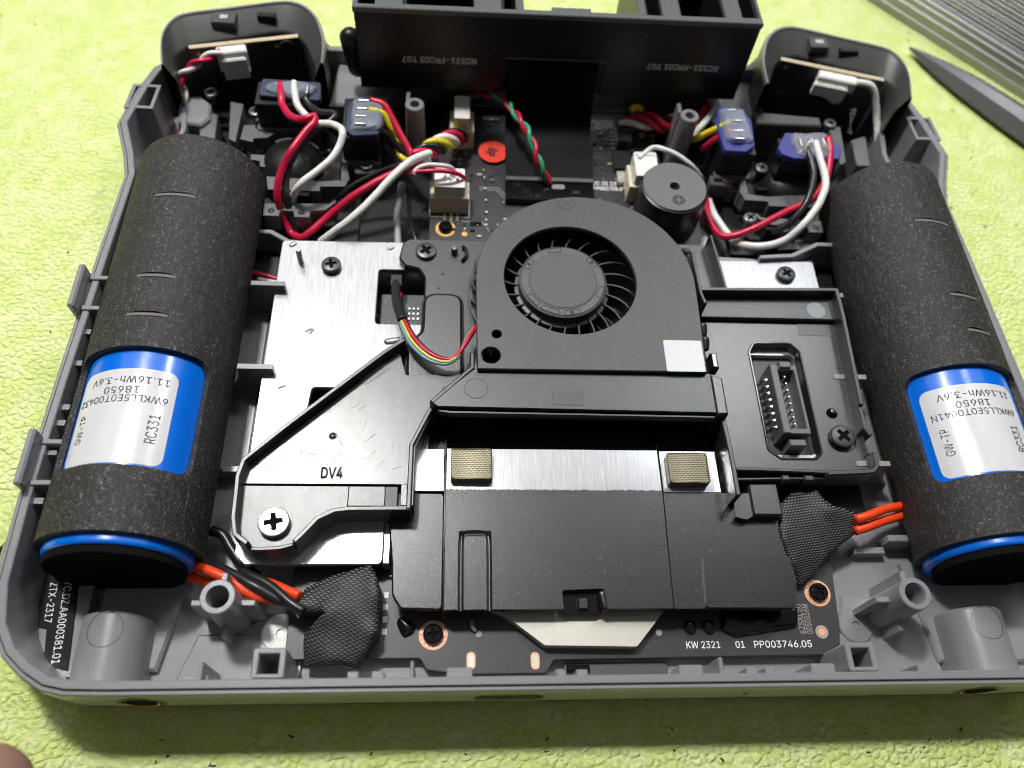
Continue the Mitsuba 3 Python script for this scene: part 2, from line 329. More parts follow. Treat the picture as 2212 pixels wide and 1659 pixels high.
# cross ribs carrying the cells, cradle cut out
def rib(y, x0, x1, zt, w=0.9, cut=True):
    p = sbox(x0, -15.9, x1, zt)
    if cut: p = p.difference(Point(-65.5, -4).buffer(11.75)).difference(Point(65.5, -4).buffer(11.75))
    if p.is_empty: return
    m = cat(*[trimesh.creation.extrude_polygon(q, w, engine='earcut') for q in getattr(p, 'geoms', [p])])
    v = m.vertices; m.vertices = np.c_[v[:, 0], y-v[:, 2]+w/2, v[:, 1]]; m.invert(); add('rib', m, 'm_shell', SH)
for y in (65, 54.4, 48.5, 40.6, 37.9, 33, 25.3): rib(y, -78.2, -70, -1.0); rib(y, 70, 78.2, -1.0)
for y in (67.2, 50.2, 34): rib(y, -62, -48, -4.0 if y > 40 else -9)
for y in (67.7, 50.1, 33.6): rib(y, 48, 62, -4.0)
for sx in (-1, 1):
    for y0, y1, zt in ((57, 65.5, 2.6), (26.4, 35.3, 2.6), (78, 84, 2.0)):
        if y0 > 70 or (sx == 1 and y0 > 40): continue
        if sx > 0: zt = -.6
        add('clip_tab', prism(rr(sx*80.0, y0, sx*78.9, y1, 0.4), -12, zt, 0.3), 'm_shell', SH)
        for yy in (y0+1.2, y1-1.2): add('rib', bx(sx*78.7, sx*75.6, yy-.4, yy+.4, -13, zt-2.2), 'm_shell', SH)
        add('rib', bx(sx*76.8, sx*76.0, y0-.2, y1+.2, -13, -2.0), 'm_shell', SH)
# hollow screw posts with three or four small wings
for x, sgn in ((-50, 1), (49.6, -1)):
    P = lathe([(1.35, -11.9), (1.35, -0.6), (1.55, -0.2), (1.6, 0), (2.25, 0), (2.4, -0.15), (2.55, -13), (2.65, -16)], 36, (x, 11.1, 0)); add('screw_post', P, 'm_shell', SH)
    add('screw_post', lathe([(0, -11.9), (1.4, -11.9)], 24, (x, 11.1, 0)), 'm_inner', SH)
    for a, l, z in ((90, 3.9, -2.0), (0, 4.4, -3.3), (180, 4.4, -3.3), (270, 4.0, -6.0)):
        ca, sa = math.cos(math.radians(a)), math.sin(math.radians(a))
        q = LineString([(x+2.3*ca, 11.1+2.3*sa), (x+l*ca, 11.1+l*sa)]).buffer(0.42, cap_style='flat')
        add('rib', prism(q, -16, z, 0.12), 'm_shell', SH)
# round bosses behind the front screw holes: horizontal half cylinders
for x in (-66, 62.8):
    prof = Polygon([(4.75*math.cos(t), 4.75*math.sin(t)) for t in np.linspace(0, math.pi, 25)]+[(-5.0, -7), (5.0, -7)])
    m = prism(prof, 0, 10.4, 0.35); v = m.vertices; m.vertices = np.c_[x+v[:, 0], v[:, 2]+0.1, v[:, 1]-9.6]; m.invert(); add('boss', m, 'm_shell', SH, smooth=30)
    add('ejector_mark', wrap(prism(disc(0, 8.0, 2.5, 10).difference(disc(0, 8.0, 2.4, 10)), 0, 0.04, 0), x, -9.6, 4.76), 'm_shell_dark', SH)
# square latches, tabs and small ribs along the front wall
for x in (-42.6, 40.6):
    sx = 1 if x > 0 else -1
    add('latch', prism(rr(x-2.2, 0.8, x+2.2, 4.8, .4).difference(sbox(x-1.35, 1.4, x+1.35, 4.0)), -14, -2.6, 0.15), 'm_shell', SH)
for x0, x1, zt, d in ((-31.8, -30.3, -1.0, 1.3), (-28.6, -26.9, -1.0, 1.3), (-23.5, -23.0, -1.2, 2.6), (-18.6, -15.1, -0.7, 1.6), (-3.8, -2.4, -0.9, 1.2), (-1.0, 0.6, -0.9, 1.2), (13.2, 16.6, -.7, 1.6), (19.0, 19.6, -.9, 2.6), (22.7, 24.3, -.9, 1.2), (25.4, 26.8, -.9, 1.2), (47.5, 49.2, -1, 1.4), (-51.5, -51, -2, 3), (-54, -50.5, -3.5, 1.5), (33, 36.5, -3, 2)):
    add('front_tab', prism(rr(x0, 0.0, x1, d, 0.2), -12, zt, 0.15), 'm_shell', SH)
add('step', prism([(-58, 0), (-46, 0), (-46, 2.2), (-47.6, 8.6), (-55, 8.6)], -12.5, -11.2, 0.3), 'm_shell', SH)
add('step', prism([(36, 0), (58, 0), (56.5, 13), (44, 14), (42, 6)], -12.5, -11.6, 0.3), 'm_shell', SH)
add('floor_glare', prism([(-52.3, 2.2), (-39.8, 2.2), (-39.5, 11.6), (-45.0, 11.8), (-49.5, 8.6)], -12.1, -11.55, .1), 'm_sheet', SH)  # pale sheet added to stand for lamp glare on the grey floor
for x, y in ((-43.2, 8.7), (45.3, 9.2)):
    add('round_pad', lathe([(0, -11.7), (.55, -11.7), (.6, -11.2), (2.6, -11.2), (2.8, -11.4), (2.8, -16)], 36, (x, y, 0)), 'm_white' if x < 0 else 'm_shell', SH)  # left pad is white to carry glare; its plastic is grey
add('bench', prism([(-76, 8), (-71.5, 3.4), (-60, 3.4), (-57, 19), (-70, 22), (-69.6, 5)], -12.5, -10.9, 0.4), 'm_shell', SH)
add('bench', prism([(76, 8), (71.5, 3.4), (57, 3.4), (55, 19), (74, 22)], -12.5, -10.9, 0.4), 'm_shell', SH)
for x0, x1 in ((47.2, 52.4), (52.4, 56.5)): add('rib', bx(x0, x1, 20.3+(x0 > 50)*1.4, 21.4+(x0 > 50)*1.4, -16, -10+(x0 > 50)*2), 'm_shell', SH)
# front face: two screw wells, a charging slot, a microphone hole
def front(poly, depth, key, m):
    q = prism(poly, 0, depth, 0); v = q.vertices; q.vertices = np.c_[v[:, 0], -1.74-v[:, 2], v[:, 1]]; add(key, q, m, SH)
for x in (-58.9, 57.6):
    for r, d, kk in ((3.2, .05, 'm_shell_dark'), (2.5, .1, 'm_pad_foam')): front(disc(x, -4.6, r), d, 'screw_well', kk)
    front(disc(x, -4.6, 2.35).difference(disc(x, -4.6, 2.1)).intersection(sbox(x-3, -8, x+3, -4.2)), .14, 'screw_well', 'm_copper')
front(rr(-14.8, -6.0, -5.2, -2.9, 1.4), .07, 'charging_slot', 'm_inner')
front(disc(23.2, -4.2, .35), .06, 'microphone_hole', 'm_inner')
# strap pockets in the two wings
for s in (-1, 1):
    X = lambda a: s*a
    fr = Polygon([(X(81.3), 111.6), (X(76.2), 111.5), (X(76.6), 105.1), (X(81.8), 105.2)]); hole = fr.buffer(-0.55, join_style='mitre')
    add('strap_pocket', prism(fr.buffer(0.1).difference(hole), -12, -0.05, 0.15), 'm_shell', SH)
    add('strap_pocket', prism(hole, -11, -10, 0), 'm_shell_dark', SH)
    add('wing_panel', prism([(X(79.5), 97), (X(73), 97), (X(72), 105), (X(74.5), 114), (X(79), 113)], -15.5, -9.5, .4), 'm_shell', SH)
    add('wing_panel', prism([(X(73.5), 95), (X(72.6), 95), (X(71.4), 105), (X(72.5), 112), (X(73.6), 112), (X(72.4), 105)], -15, -4.5, .15), 'm_shell', SH)
# shoulder covers: arched cups that stand up from the back corners
def arch(s, k):
    base = [(-74.6, 111), (-75.6, 115.5), (-76.1, 119), (-75.9, 122.2), (-74.8, 125), (-72.4, 126.9), (-64, 129.3), (-55.2, 131.8), (-52, 132), (-49.3, 130.8), (-46.8, 127.8), (-45.1, 123), (-44.4, 119), (-44.2, 113.5)]
    c = spline([(s*x, y, 0) for x, y in base], 0.8)[:, :2]
    L = LineString(c); off = L.parallel_offset(k, 'right' if s < 0 else 'left'); return c, L
for s in (-1, 1):
    c, L = arch(s, 1); cm = -s*60.2
    def lev(fx, dy, z): return np.c_[cm+(c[:, 0]-cm)*fx, c[:, 1]-dy*np.clip((c[:, 1]-113)/12, 0, 1), np.full(len(c), z)]
    lv = [lev(1.0, 0, -12.5), lev(1.003, 0, 0), lev(1.0, 0, 4.6), lev(.985, .3, 5.3), lev(.965, .8, 5.3), lev(.95, 1.1, 4.9), lev(.88, 5.6, 2.5), lev(.86, 5.9, 1.6), lev(.85, 6.0, -10.5)]
    V = np.vstack(lv); k = len(c); F = [q for r_ in range(len(lv)-1) for i in range(k-1) for q in ((r_*k+i, r_*k+i+1, (r_+1)*k+i+1), (r_*k+i, (r_+1)*k+i+1, (r_+1)*k+i))]
    g = trimesh.Trimesh(V, F, process=False); g.invert() if g.face_normals[(np.abs(V[np.array(F)].mean(1)[:, 2]-3.7) < .8)][:, 2].sum() < 0 else None
    add('shoulder_cover', g, 'm_shell_dark', SH, smooth=40)
    rl = [lev(1.001, -.05, 4.7), lev(.984, .3, 5.42), lev(.966, .8, 5.42)]; V = np.vstack(rl); F = [q for r_ in range(2) for i in range(k-1) for q in ((r_*k+i, r_*k+i+1, (r_+1)*k+i+1), (r_*k+i, (r_+1)*k+i+1, (r_+1)*k+i))]
    add('shoulder_rim', trimesh.Trimesh(V, F, process=False), 'm_shell', SH, smooth=40)  # lighter grey strip paints the lit edge of the cover
    hull = Polygon(np.vstack([c])).buffer(-0.5)
    add('shoulder_cover', prism(hull, -12.5, -10.6, 0), 'm_inner', SH)
    add('light_window', bx(s*67.4, s*62.8, 124.4, 127.8, 3.2, 5.1) if s < 0 else bx(56.5, 60.5, 125.8, 129.0, 3.2, 5.1), 'm_shell_dark', SH)
    add('light_window', bx(s*66.0, s*64.2, 125.4, 126.8, 4.5, 5.25) if s < 0 else bx(57.6, 59.6, 126.8, 128.2, 4.5, 5.25), 'm_tin', SH)
    add('light_window', bx(s*58.8, s*55.2, 127.2, 128.6, 3, 4.9) if s < 0 else bx(63, 67, 125.2, 126.6, 3, 4.8), 'm_inner', SH)
# grey inner walls behind the sticks and round the middle of the back
add('back_panel', prism([(-44, 111.5), (-33, 111.5), (-30, 122), (-43, 124)], -15, -3.0, .4), 'm_shell', SH)
add('back_panel', prism([(38, 112.5), (47, 113), (46, 124), (31, 122)], -15, -3.0, .4), 'm_shell', SH)
add('back_panel', prism([(44, 109.4), (58, 109.4), (58, 112), (44, 113)], -14, -1.5, .3), 'm_shell_dark', SH)
add('back_panel', prism([(-73.6, 107), (-69, 106.4), (-67.6, 108.5), (-68, 112.5), (-70.5, 115), (-74, 114)], -15, -5, .4), 'm_shell', SH)
for x in (-26.4, 28.0):
    add('screw_post', lathe([(0.75, 0), (.8, 2.9), (.95, 3.2), (1.7, 3.2), (1.85, 3.0), (2.05, -9), (2.2, -14)], 28, (x, 105.6, 0)), 'm_shell', SH)
    add('rib', bx(x-1.8, x-1.0, 107.4, 110.2, -14, 2.2), 'm_shell', SH)
add('wall_step', prism(wallp([(58, 80.6), (52.1, 80.6), (46.5, 77.6), (40, 77.0)], .9), -14, -5.0, .12), 'm_shell', SH)
add('wall_step', prism(wallp([(-57, 81.0), (-52.5, 81.0), (-49, 78.8), (-44, 78.4)], .9), -14, -6.5, .12), 'm_shell', SH)
add('wall_step', prism([(30, 76.2), (52, 76.2), (52, 79.6), (46, 76.9), (40, 79.0), (30, 79.4)], -14, -8.0, .2), 'm_shell', SH)

# ================================================================ batteries in foam sleeves
def qmap(m, x0, z0, r): return wrap(refine(m, 0.9), x0, z0, r)
def battery(x0, lab, win, lbl, slits, lines, serial):
    b = thing('battery', lab, 'battery', None); z0 = -4.0; R, C = 11.25, 10.2
    ann = m3.Manifold.cylinder(73, R, R, 96).translate([0, 0, 0])-m3.Manifold.cylinder(75, 10.34, 10.34, 96).translate([0, 0, -1])
    sl = ann.rotate([-90, 0, 0]).translate([x0, 18.1, z0])
    a0, a1, y0, y1, lean = win
    s0, s1 = math.radians(a0)*10.5, math.radians(a1)*10.5
    w = prism(affinity.skew(rr(s0, y0, s1, y1, 2.6, 6), ys=lean, origin='center'), -1.6, 1.8, 0); w = qmap(w, x0, z0, 10.5)
    sl = sl-mtri(w)
    for aa0, aa1, yy, dy in slits:
        k = math.radians(aa0)*R, math.radians(aa1)*R
        lens = Polygon([(k[0], yy), ((k[0]*.7+k[1]*.3), yy+.33), ((k[0]*.3+k[1]*.7), yy+.33+dy*.7), (k[1], yy+dy), ((k[0]*.4+k[1]*.6), yy-.25+dy*.6), ((k[0]*.75+k[1]*.25), yy-.25+dy*.2)])
        sl = sl-mtri(qmap(prism(lens, -1.1, 0.6, 0), x0, z0, R))
    for aa0, aa1, yy, dy in slits:
        k = math.radians(aa0+1.5)*R, math.radians(aa1-1.5)*R; q = Polygon([(k[0], yy-.62), (k[1], yy-.62+dy), (k[1]-.2, yy-.08+dy), (k[0]+.2, yy-.08)])
        add('cut_face', qmap(prism(q, 0.02, 0.16, .03), x0, z0, R), 'm_cut_foam', b, smooth=30)
    sl = tri(sl); sl = refine(sl, 1.3)
    v = sl.vertices; rad = np.hypot(v[:, 0]-x0, v[:, 2]-z0); d = (meshkit.fbm(v*1.6, 3, 5)-0.5)*0.22*(rad > 10.8)
    end = np.clip((v[:, 1]-90.6)/1.4, 0, 1)
    nv = np.c_[(v[:, 0]-x0)/rad, 0*rad, (v[:, 2]-z0)/rad]; sl.vertices = v+nv*(d-1.1*end**2)[:, None]
    add('foam_sleeve', sl, 'm_foam', b, smooth=40)
    end_foam = lathe([(0, 0), (10.2, 0), (10.3, .4), (10.3, 1.2), (0, 1.2)], 48); v = end_foam.vertices; end_foam.vertices = np.c_[x0+v[:, 0], 89.6+v[:, 2], z0+v[:, 1]]; add('end_pad', end_foam, 'm_foam', b)
    cell = lathe([(0, 0), (9.3, 0), (9.9, .2), (10.2, .7), (10.2, 70), (9.9, 71), (0, 71)], 96); v = cell.vertices; cell.vertices = np.c_[x0+v[:, 0], 16.5+v[:, 2], z0-v[:, 1]]
    if cell.volume < 0: cell.invert()
    add('cell', cell, 'm_blue', b, smooth=40)
    pad = lathe([(0, -1.3), (9.1, -1.3), (9.4, -1.1), (9.45, -.2), (9.2, -.05), (0, -.05)], 64); v = pad.vertices; pad.vertices = np.c_[x0+v[:, 0], 16.6+v[:, 2], z0+.55-v[:, 1]]
    if pad.volume < 0: pad.invert()
    add('end_pad', pad, 'm_pad_foam', b, smooth=40)
    a0, a1, y0, y1 = lbl; s0, s1 = math.radians(a0)*C, math.radians(a1)*C
    lb = add('label', qmap(prism(rr(s0, y0, s1, y1, 1.5, 5), 0.02, 0.10, 0), x0, z0, C), 'm_label', b, smooth=30, label='white sticker with black print on the blue cell')
    for t, h, wd, sx, sy, rot in lines:
        q = place(fit(text(t, h, 0.05), wd), math.radians(sx)*C, sy, 0.11, rot); add('print', wrap(q, x0, z0, C), 'm_ink', lb, smooth=False)
    return b
sl_l = [(-17.6, 19.8, 77.1, 0), (-15.4, 19.3, 60.2, 0), (-16.1, 19, 52.8, 0)]
sl_r = [(-12, 26, 76.8, -.3), (-4, 27, 60.4, -.3), (0, 27, 53.2, -.3)]
battery(-65.5, 'foam sleeved battery on the left, blue cell and label ending 432 in its window', (-60, 59, 27.6, 46.8, 0), (-50, 36.5, 28.2, 43.4), sl_l,
        [('11.16Wh-3.6V', 1.12, 11.7, -3, 41.5, 180), ('18650', 1.12, 5.2, -6.5, 39.8, 180), ('6WKLL5E0T00432', 1.12, 13.6, -7, 38.4, 180), ('RC331', 1.5, 4.5, 24, 33.8, 90), ('GW-TP', 1.3, 4.6, -37, 34.0, 90)], '432')
battery(66.2, 'foam sleeved battery on the right, blue cell and label ending 41N in its window', (-62, 55, 27.4, 46.4, 0), (-54, 34, 28.0, 43.2), sl_r,
        [('11.16Wh-3.6V', 1.12, 11.7, -7, 41.4, 180), ('18650', 1.12, 5.2, -12, 39.7, 180), ('6WKLL5E0T0041N', 1.12, 13.4, -11, 38.2, 180), ('RC331', 1.5, 4.5, 19, 33.6, 90), ('GW-TP', 1.3, 4.6, -42, 33.8, 90)], '41N')

# ================================================================ metal frame plate
MF = thing('metal_plate', 'large bare brushed aluminium plate under the fan and the black plastic frame', 'plate')
pl = rnd([(-50, 78.6), (-14, 79), (24, 79), (24, 76.5), (40.0, 76.8), (50.7, 77), (50.7, 60), (50, 33), (35, 33), (35, 44), (-22, 44), (-22, 30), (-28.4, 24), (-28.4, 17.4), (-48.6, 17.4), (-50.2, 19.2)], 0.8)
pl = pl.difference(rnd([(-32, 72.4), (-18, 72.4), (-18, 60.5), (-32, 60.5)], 0.6)).difference(rr(33.6, 36, 42.6, 55.4, 1)).difference(rnd([(-41.6, 47.5), (-37, 47.5), (-37, 41), (-42.2, 41)], .5))
add('sheet', prism(pl, -7.0, -6.0, 0.12), 'm_alu', MF)
add('flange', prism([(-28.4, 17.6), (-28.4, 24), (-27.4, 24), (-27.4, 17.6)], -9.5, -6.3, .1), 'm_alu', MF)
for x, y in ((-46.1, 73.6),): add('pin', lathe([(0, -2.6), (.35, -2.6), (.5, -2.9), (.55, -6), (0, -6)], 16, (x, y, 0)), 'm_alu', MF)
add('dimple', blob([(-29.6, 56.8, -6.35), (-27.6, 57.2, -6.35)], .75, 0.02), 'm_alu', MF)
for x, y, r in ((-48.2, 77.4, .9), (-30.3, 77.2, .8)): add('solder_blob', blob([(x, y, -6.2), (x+.5, y+.4, -6.2)], r*.55, .1, 3), 'm_tin', MF)
sm = []
for (x, y, a) in ((-43.7, 58.6, 40), (-43.0, 58.2, 70), (-47, 47.3, 30)):
    c, s = math.cos(math.radians(a)), math.sin(math.radians(a)); sm.append(blob([(x, y, -6.05), (x+.5*c, y+.5*s, -6.05), (x+.8*c+.2, y+.8*s, -6.05)], .2, .05, int(x*7) % 11))
add('smear', cat(*sm), 'm_wire_grey', MF, kind='stuff')

# ================================================================ circuit boards
def smd(parent, key, x0, x1, y0, y1, z, h, m): add(key, bx(x0, x1, y0, y1, z, z+h, min(h, .3)*.3), m, parent, smooth=False)
FB = thing('circuit_board', 'dark circuit board along the front edge carrying white and brown printed numbers', 'circuit board')
fb = rnd([(-42, 22), (-42, 4.6), (-22.5, 4.6), (-21.5, 3.0), (-17, 2.3), (-4.0, 2.3), (-2.8, 4.2), (10, 4.3), (38.6, 4.5), (41.4, 6.2), (42.0, 9), (43, 20), (43, 32), (-42, 32)], 0.5)
add('board', prism(fb, -11.2, -10, 0.12), 'm_pcb', FB)
for x, y, r in ((-20.65, 7.9, 2.15), (39.5, 13.9, 2.1)):
    add('copper_ring', prism(disc(x, y, r, 12).difference(disc(x, y, 1.2)), -9.99, -9.93, 0.01), 'm_copper', FB)
    for a in range(0, 360, 24): add('via', lathe([(0, -9.86), (.1, -9.88), (.13, -9.94)], 8, (x+1.72*math.cos(math.radians(a)), y+1.72*math.sin(math.radians(a)), 0)), 'm_tin', FB)
add('copper_dot', prism(disc(38.9, 7.9, .55), -9.99, -9.92, 0), 'm_copper', FB); add('copper_dot', prism(disc(38.9, 7.9, 1.0).difference(disc(38.9, 7.9, .57)), -9.99, -9.94, 0), 'm_silk_dim', FB)
for x, y in ((-15.05, 4.2), (-5.6, 4.1)):
    add('slot_pad', prism(rr(x-.65, y-1.25, x+.65, y+1.25, .65).difference(rr(x-.4, y-.95, x+.4, y+.95, .4)), -9.99, -9.9, 0), 'm_copper', FB)
    add('slot_pad', prism(rr(x-.4, y-.95, x+.4, y+.95, .4), -9.99, -9.93, 0), 'm_nickel', FB)
add('test_hole', lathe([(0, -9.97), (.28, -9.96), (.3, -9.9), (.48, -9.9), (.5, -10)], 16, (-13.9, 8.0, 0)), 'm_silk_dim', FB); add('test_hole', lathe([(0, -9.97), (.28, -9.96), (.3, -9.9), (.48, -9.9), (.5, -10)], 16, (13.4, 8.0, 0)), 'm_silk_dim', FB)
for t, x, w in (('KW 2321', 20.6, 5.2), ('01', 26.3, 1.4), ('PP003746.05', 33.0, 9.0)): add('print', place(fit(text(t, 1.0, .05), w), x-.6, 6.15, -9.99), 'm_silk', FB, smooth=False)
for t, x in (('6ZSXL50', 35.9), ('0050016M', 37.0)): add('print', place(fit(text(t, .95, .05), 4.5), x, 9.9, -9.99, 90), 'm_silk_dim', FB, smooth=False)
for y in (8.4, 10.2, 12, 13.8): smd(FB, 'solder_pad', -28.2, -27.5, y-.4, y+.5, -10, .12, 'm_silk')
for x, y in ((-27.6, 16.6), (-27.0, 17.2)): smd(FB, 'chip', x, x+.5, y, y+.3, -10, .25, 'm_tin')
for x, y, w, h in ((17.4, 8.5, 1.4, 1.0), (20.2, 8.5, 1.4, 1.0), (24.4, 8.4, 1.0, 1.6), (26.2, 8.4, 2.2, 1.8), (29.6, 8.7, 2.2, 1.6), (32.4, 8.9, .5, .8), (33.2, 8.9, .5, .8), (34.0, 8.9, .5, .8)): smd(FB, 'chip', x, x+w, y, y+h, -10, .7, 'm_chip')
add('coating', blob([(23.8, 8.6, -9.7), (28, 8.9, -9.6), (34.5, 9.3, -9.7), (34.8, 11, -9.7), (24, 11, -9.7), (25.2, 7.9, -9.8)], .75, .12, 2), 'm_gloss', FB)
for x in (18.2, 21.1): add('glue_drop', blob([(x, 8.9, -9.4), (x, 8.6, -9.6)], .85, .08, int(x)), 'm_gloss', FB)
add('glue_drop', blob([(-25.2, 9.8, -9.9), (-24.3, 8.9, -9.9), (-24.8, 8.2, -9.9)], [.9, 1.0, .6], .08, 4), 'm_gloss', FB)
add('tab_hook', blob([(-15.0, 9.6, -9.3), (-14.9, 8.9, -9.2), (-14.5, 8.5, -9.5)], .3, .02), 'm_nickel', FB)
BB = thing('circuit_board', 'dark circuit board behind the fan carrying white connectors and pale printed numbers', 'circuit board')
bbp = rnd([(-23.4, 76), (-23.1, 100), (-21, 117), (24, 117), (25, 100), (31, 96), (31, 76)], 0.6)
add('board', prism(bbp, -10.2, -9, 0.12), 'm_pcb', BB)
add('board_tab', bx(-31.6, -22.5, 59.5, 69.2, -10.2, -9.2, .1), 'm_shell_dark', BB)
for i in range(9): smd(BB, 'lead', -26.6+(i % 3)*.8, -26.1+(i % 3)*.8, 63.4+(i//3)*1.1, 64.0+(i//3)*1.1, -9.2, .3, 'm_tin')
add('copper_ring', prism(disc(-20.1, 85.0, 1.95, 12).difference(disc(-20.1, 85, 1.1)), -8.99, -8.93, 0), 'm_gold', BB); add('copper_dot', prism(disc(-16.4, 83.8, .55), -8.99, -8.93, 0), 'm_gold', BB)
for i, (t, y, w) in enumerate((('JC 23 22 09', 96.9, 6.6), ('PP003758.02', 95.5, 6.6))): add('print', place(fit(text(t, .9, .05, True), w), 13.2, y+1.4, -8.99), 'm_silk', BB, smooth=False)
for i in range(4): add('solder_pin', lathe([(0, -8.3), (.25, -8.35), (.4, -8.95)], 12, (-12.4+.1*i, 98.6-3.3*i*.95, 0)), 'm_tin', BB)
for i in range(4):
    x = (-5.6, -3.2, 1.7, 4.2)[i]; add('solder_pin', blob([(x, 95.6, -8.8), (x+.05, 94.0, -8.7), (x, 93.2, -8.8)], [.35, .55, .45], .05, i), 'm_tin', BB)
r2 = random.Random(3)
spots = [(x, y) for x in np.arange(-20.5, 24, 1.3) for y in np.arange(83, 116, 1.45)]; r2.shuffle(spots); n = 0
for x, y in spots:
    if (-23 < x < -10 and 86.5 < y < 97) or (-9.5 < x < 10.5 and 92.5 < y < 112) or (7 < x < 15 and 94 < y < 98.5) or (-15 < x < -6.8 and 101 < y < 109.5) or math.hypot(x-23, y-91) < 7 or (abs(x) < 8 and y < 95): continue
    w, h = r2.choice(((.6, .35), (.35, .6), (.9, .5), (1.1, .7), (.5, .5)))
    if n < 150:
        smd(BB, 'chip', x, x+w, y, y+h, -9, r2.choice((.3, .35, .45, .6)), r2.choice(('m_tin', 'm_chip', 'm_silk_dim', 'm_tin', 'm_nickel')))
        n += 1
smd(BB, 'chip', -11.5, -8.9, 104.3, 106.0, -9, .7, 'm_nickel'); smd(BB, 'chip', -11.5, -8.9, 106.5, 108.2, -9, .7, 'm_nickel')
smd(BB, 'chip', 14.5, 18.2, 101.5, 106.5, -9, 1.4, 'm_chip'); smd(BB, 'chip', 14.9, 17.6, 97.8, 101, -9, 1.0, 'm_nickel')
smd(BB, 'chip', -15.2, -13.2, 86.2, 87.6, -9, .8, 'm_chip')
for y in range(5): smd(BB, 'lead', 11.8, 12.4, 99+y*1.5, 99.7+y*1.5, -9, .25, 'm_tin')
tr = [prism(wallp(p, .16), -8.995, -8.97, 0) for p in ([(-13.5, 95.5), (-10, 95.5), (-7.8, 92.5)], [(-13.5, 96.1), (-9.6, 96.1), (-7.2, 92.8)], [(-17, 87), (-13, 87), (-11, 84)], [(16, 90), (18, 93), (18, 96)])]
smd(BB, 'socket', 15.4, 18.4, 107.5, 114.5, -9, 3.2, 'm_chip')
for i in range(6): smd(BB, 'lead', 14.3, 15.3, 107.9+i*1.15, 108.4+i*1.15, -9, .5, 'm_tin')
add('trace', cat(*tr), 'm_silk_dim', BB, kind='stuff')
for y in (84.4, 86.2): smd(BB, 'solder_pad', -12.4, -11.9, y+3, y+3.4, -9, .1, 'm_tin')

# ================================================================ front cover of painted metal and its bare strip
FC = thing('shield_cover', 'black speckled metal cover at the front with a bare brushed strip along its back edge', 'cover')
cv = rnd([(-28.3, 28.6), (-27.0, 17.6), (-26.7, 12.6), (-25.4, 10.6), (-19.3, 10.4), (-19.3, 28.6)], .7)
groove = LineString([(-16.7, 10.0), (-16.7, 21.9), (-12.5, 21.9), (-12.5, 10.0)]).buffer(.42, cap_style='flat', join_style='round')
mid = Polygon([(-19.1, 10.4), (14.7, 10.4), (15.2, 28.8), (-19.1, 28.8)])
notch = rnd([(-1.6, 10.2), (-1.8, 13.2), (4.6, 13.4), (4.9, 10.2)], .5)
mid_t = mid.difference(notch)
cover = ext(mid_t, -6.2, -5.0)-ext(groove, -5.75, -4)
tp = spline([(-16.7, 10.3, 0), (-16.7, 20.6, 0), (-16.45, 21.55, 0), (-15.6, 21.9, 0), (-13.6, 21.9, 0), (-12.75, 21.55, 0), (-12.5, 20.6, 0), (-12.5, 10.3, 0)], .35); tp[:, 2] = -5.0
t_, a_, b_ = frames(tp); cr_ = [(-.52, .03), (-.45, .06), (-.38, 0), (-.26, -.3), (-.1, -.46), (.1, -.46), (.26, -.3), (.38, 0), (.45, .06), (.52, .03)]
V = np.vstack([np.c_[tp[:, :2]+np.stack([-t_[:, 1], t_[:, 0]], 1)*o_, tp[:, 2]+h_] for o_, h_ in cr_]); k = len(tp)
F = [q for r_ in range(len(cr_)-1) for i in range(k-1) for q in ((r_*k+i, r_*k+i+1, (r_+1)*k+i+1), (r_*k+i, (r_+1)*k+i+1, (r_+1)*k+i))]
add('groove', trimesh.Trimesh(V, F, process=False), 'm_paint', FC, smooth=True)
add('panel', cover, 'm_paint', FC, smooth=25)
add('panel', prism(cv, -6.3, -5.25, .25), 'm_paint', FC)
rt = rnd([(14.95, 10.4), (33.4, 10.4), (34.1, 14.4), (33.7, 17.7), (33.1, 22.1), (33.8, 28.7), (15.45, 28.8)], .35)
add('panel', prism(rt, -6.4, -5.25, .4), 'm_paint', FC)
lw = rnd([(19.6, 10.4), (32.4, 10.3), (33.4, 11.4), (34.1, 14.4), (33.7, 18.2), (20.2, 18.2)], .5)
add('panel', prism(lw, -6.3, -4.55, .65), 'm_paint', FC)
add('recess', prism(notch.buffer(.02), -7.0, -6.4, 0), 'm_gloss', FC)
add('recess', blob([(4.6, 10.8, -5.7), (4.3, 12.6, -5.6)], .75, .03, 1), 'm_paint', FC); add('recess', bx(.6, 2.2, 10.5, 12.3, -6.6, -5.6, .2), 'm_paint', FC)
for x0, x1 in ((-27.9, -19.45), (-19.1, 15.2), (15.5, 24.9)):
    add('bare_strip', bx(x0, x1, 28.85, 36.1, -6.1, -5.02 if x0 == -19.1 else -5.27, .06), 'm_alu', FC)
edge = [(-19.05, 28.3)]+[(x, 28.95+rng.uniform(-.05, .22)) for x in np.arange(-19, 15.2, .16)]+[(15.15, 28.3)]
add('paint_edge', prism(Polygon(edge), -5.01, -4.96, 0), 'm_paint', FC)
add('crease', prism(wallp([(-19.28, 10.5), (-19.28, 44)], .16), -6.5, -5.35, 0), 'm_gloss', FC); add('crease', prism(wallp([(14.85, 10.5), (15.35, 44)], .18), -6.5, -5.4, 0), 'm_gloss', FC)
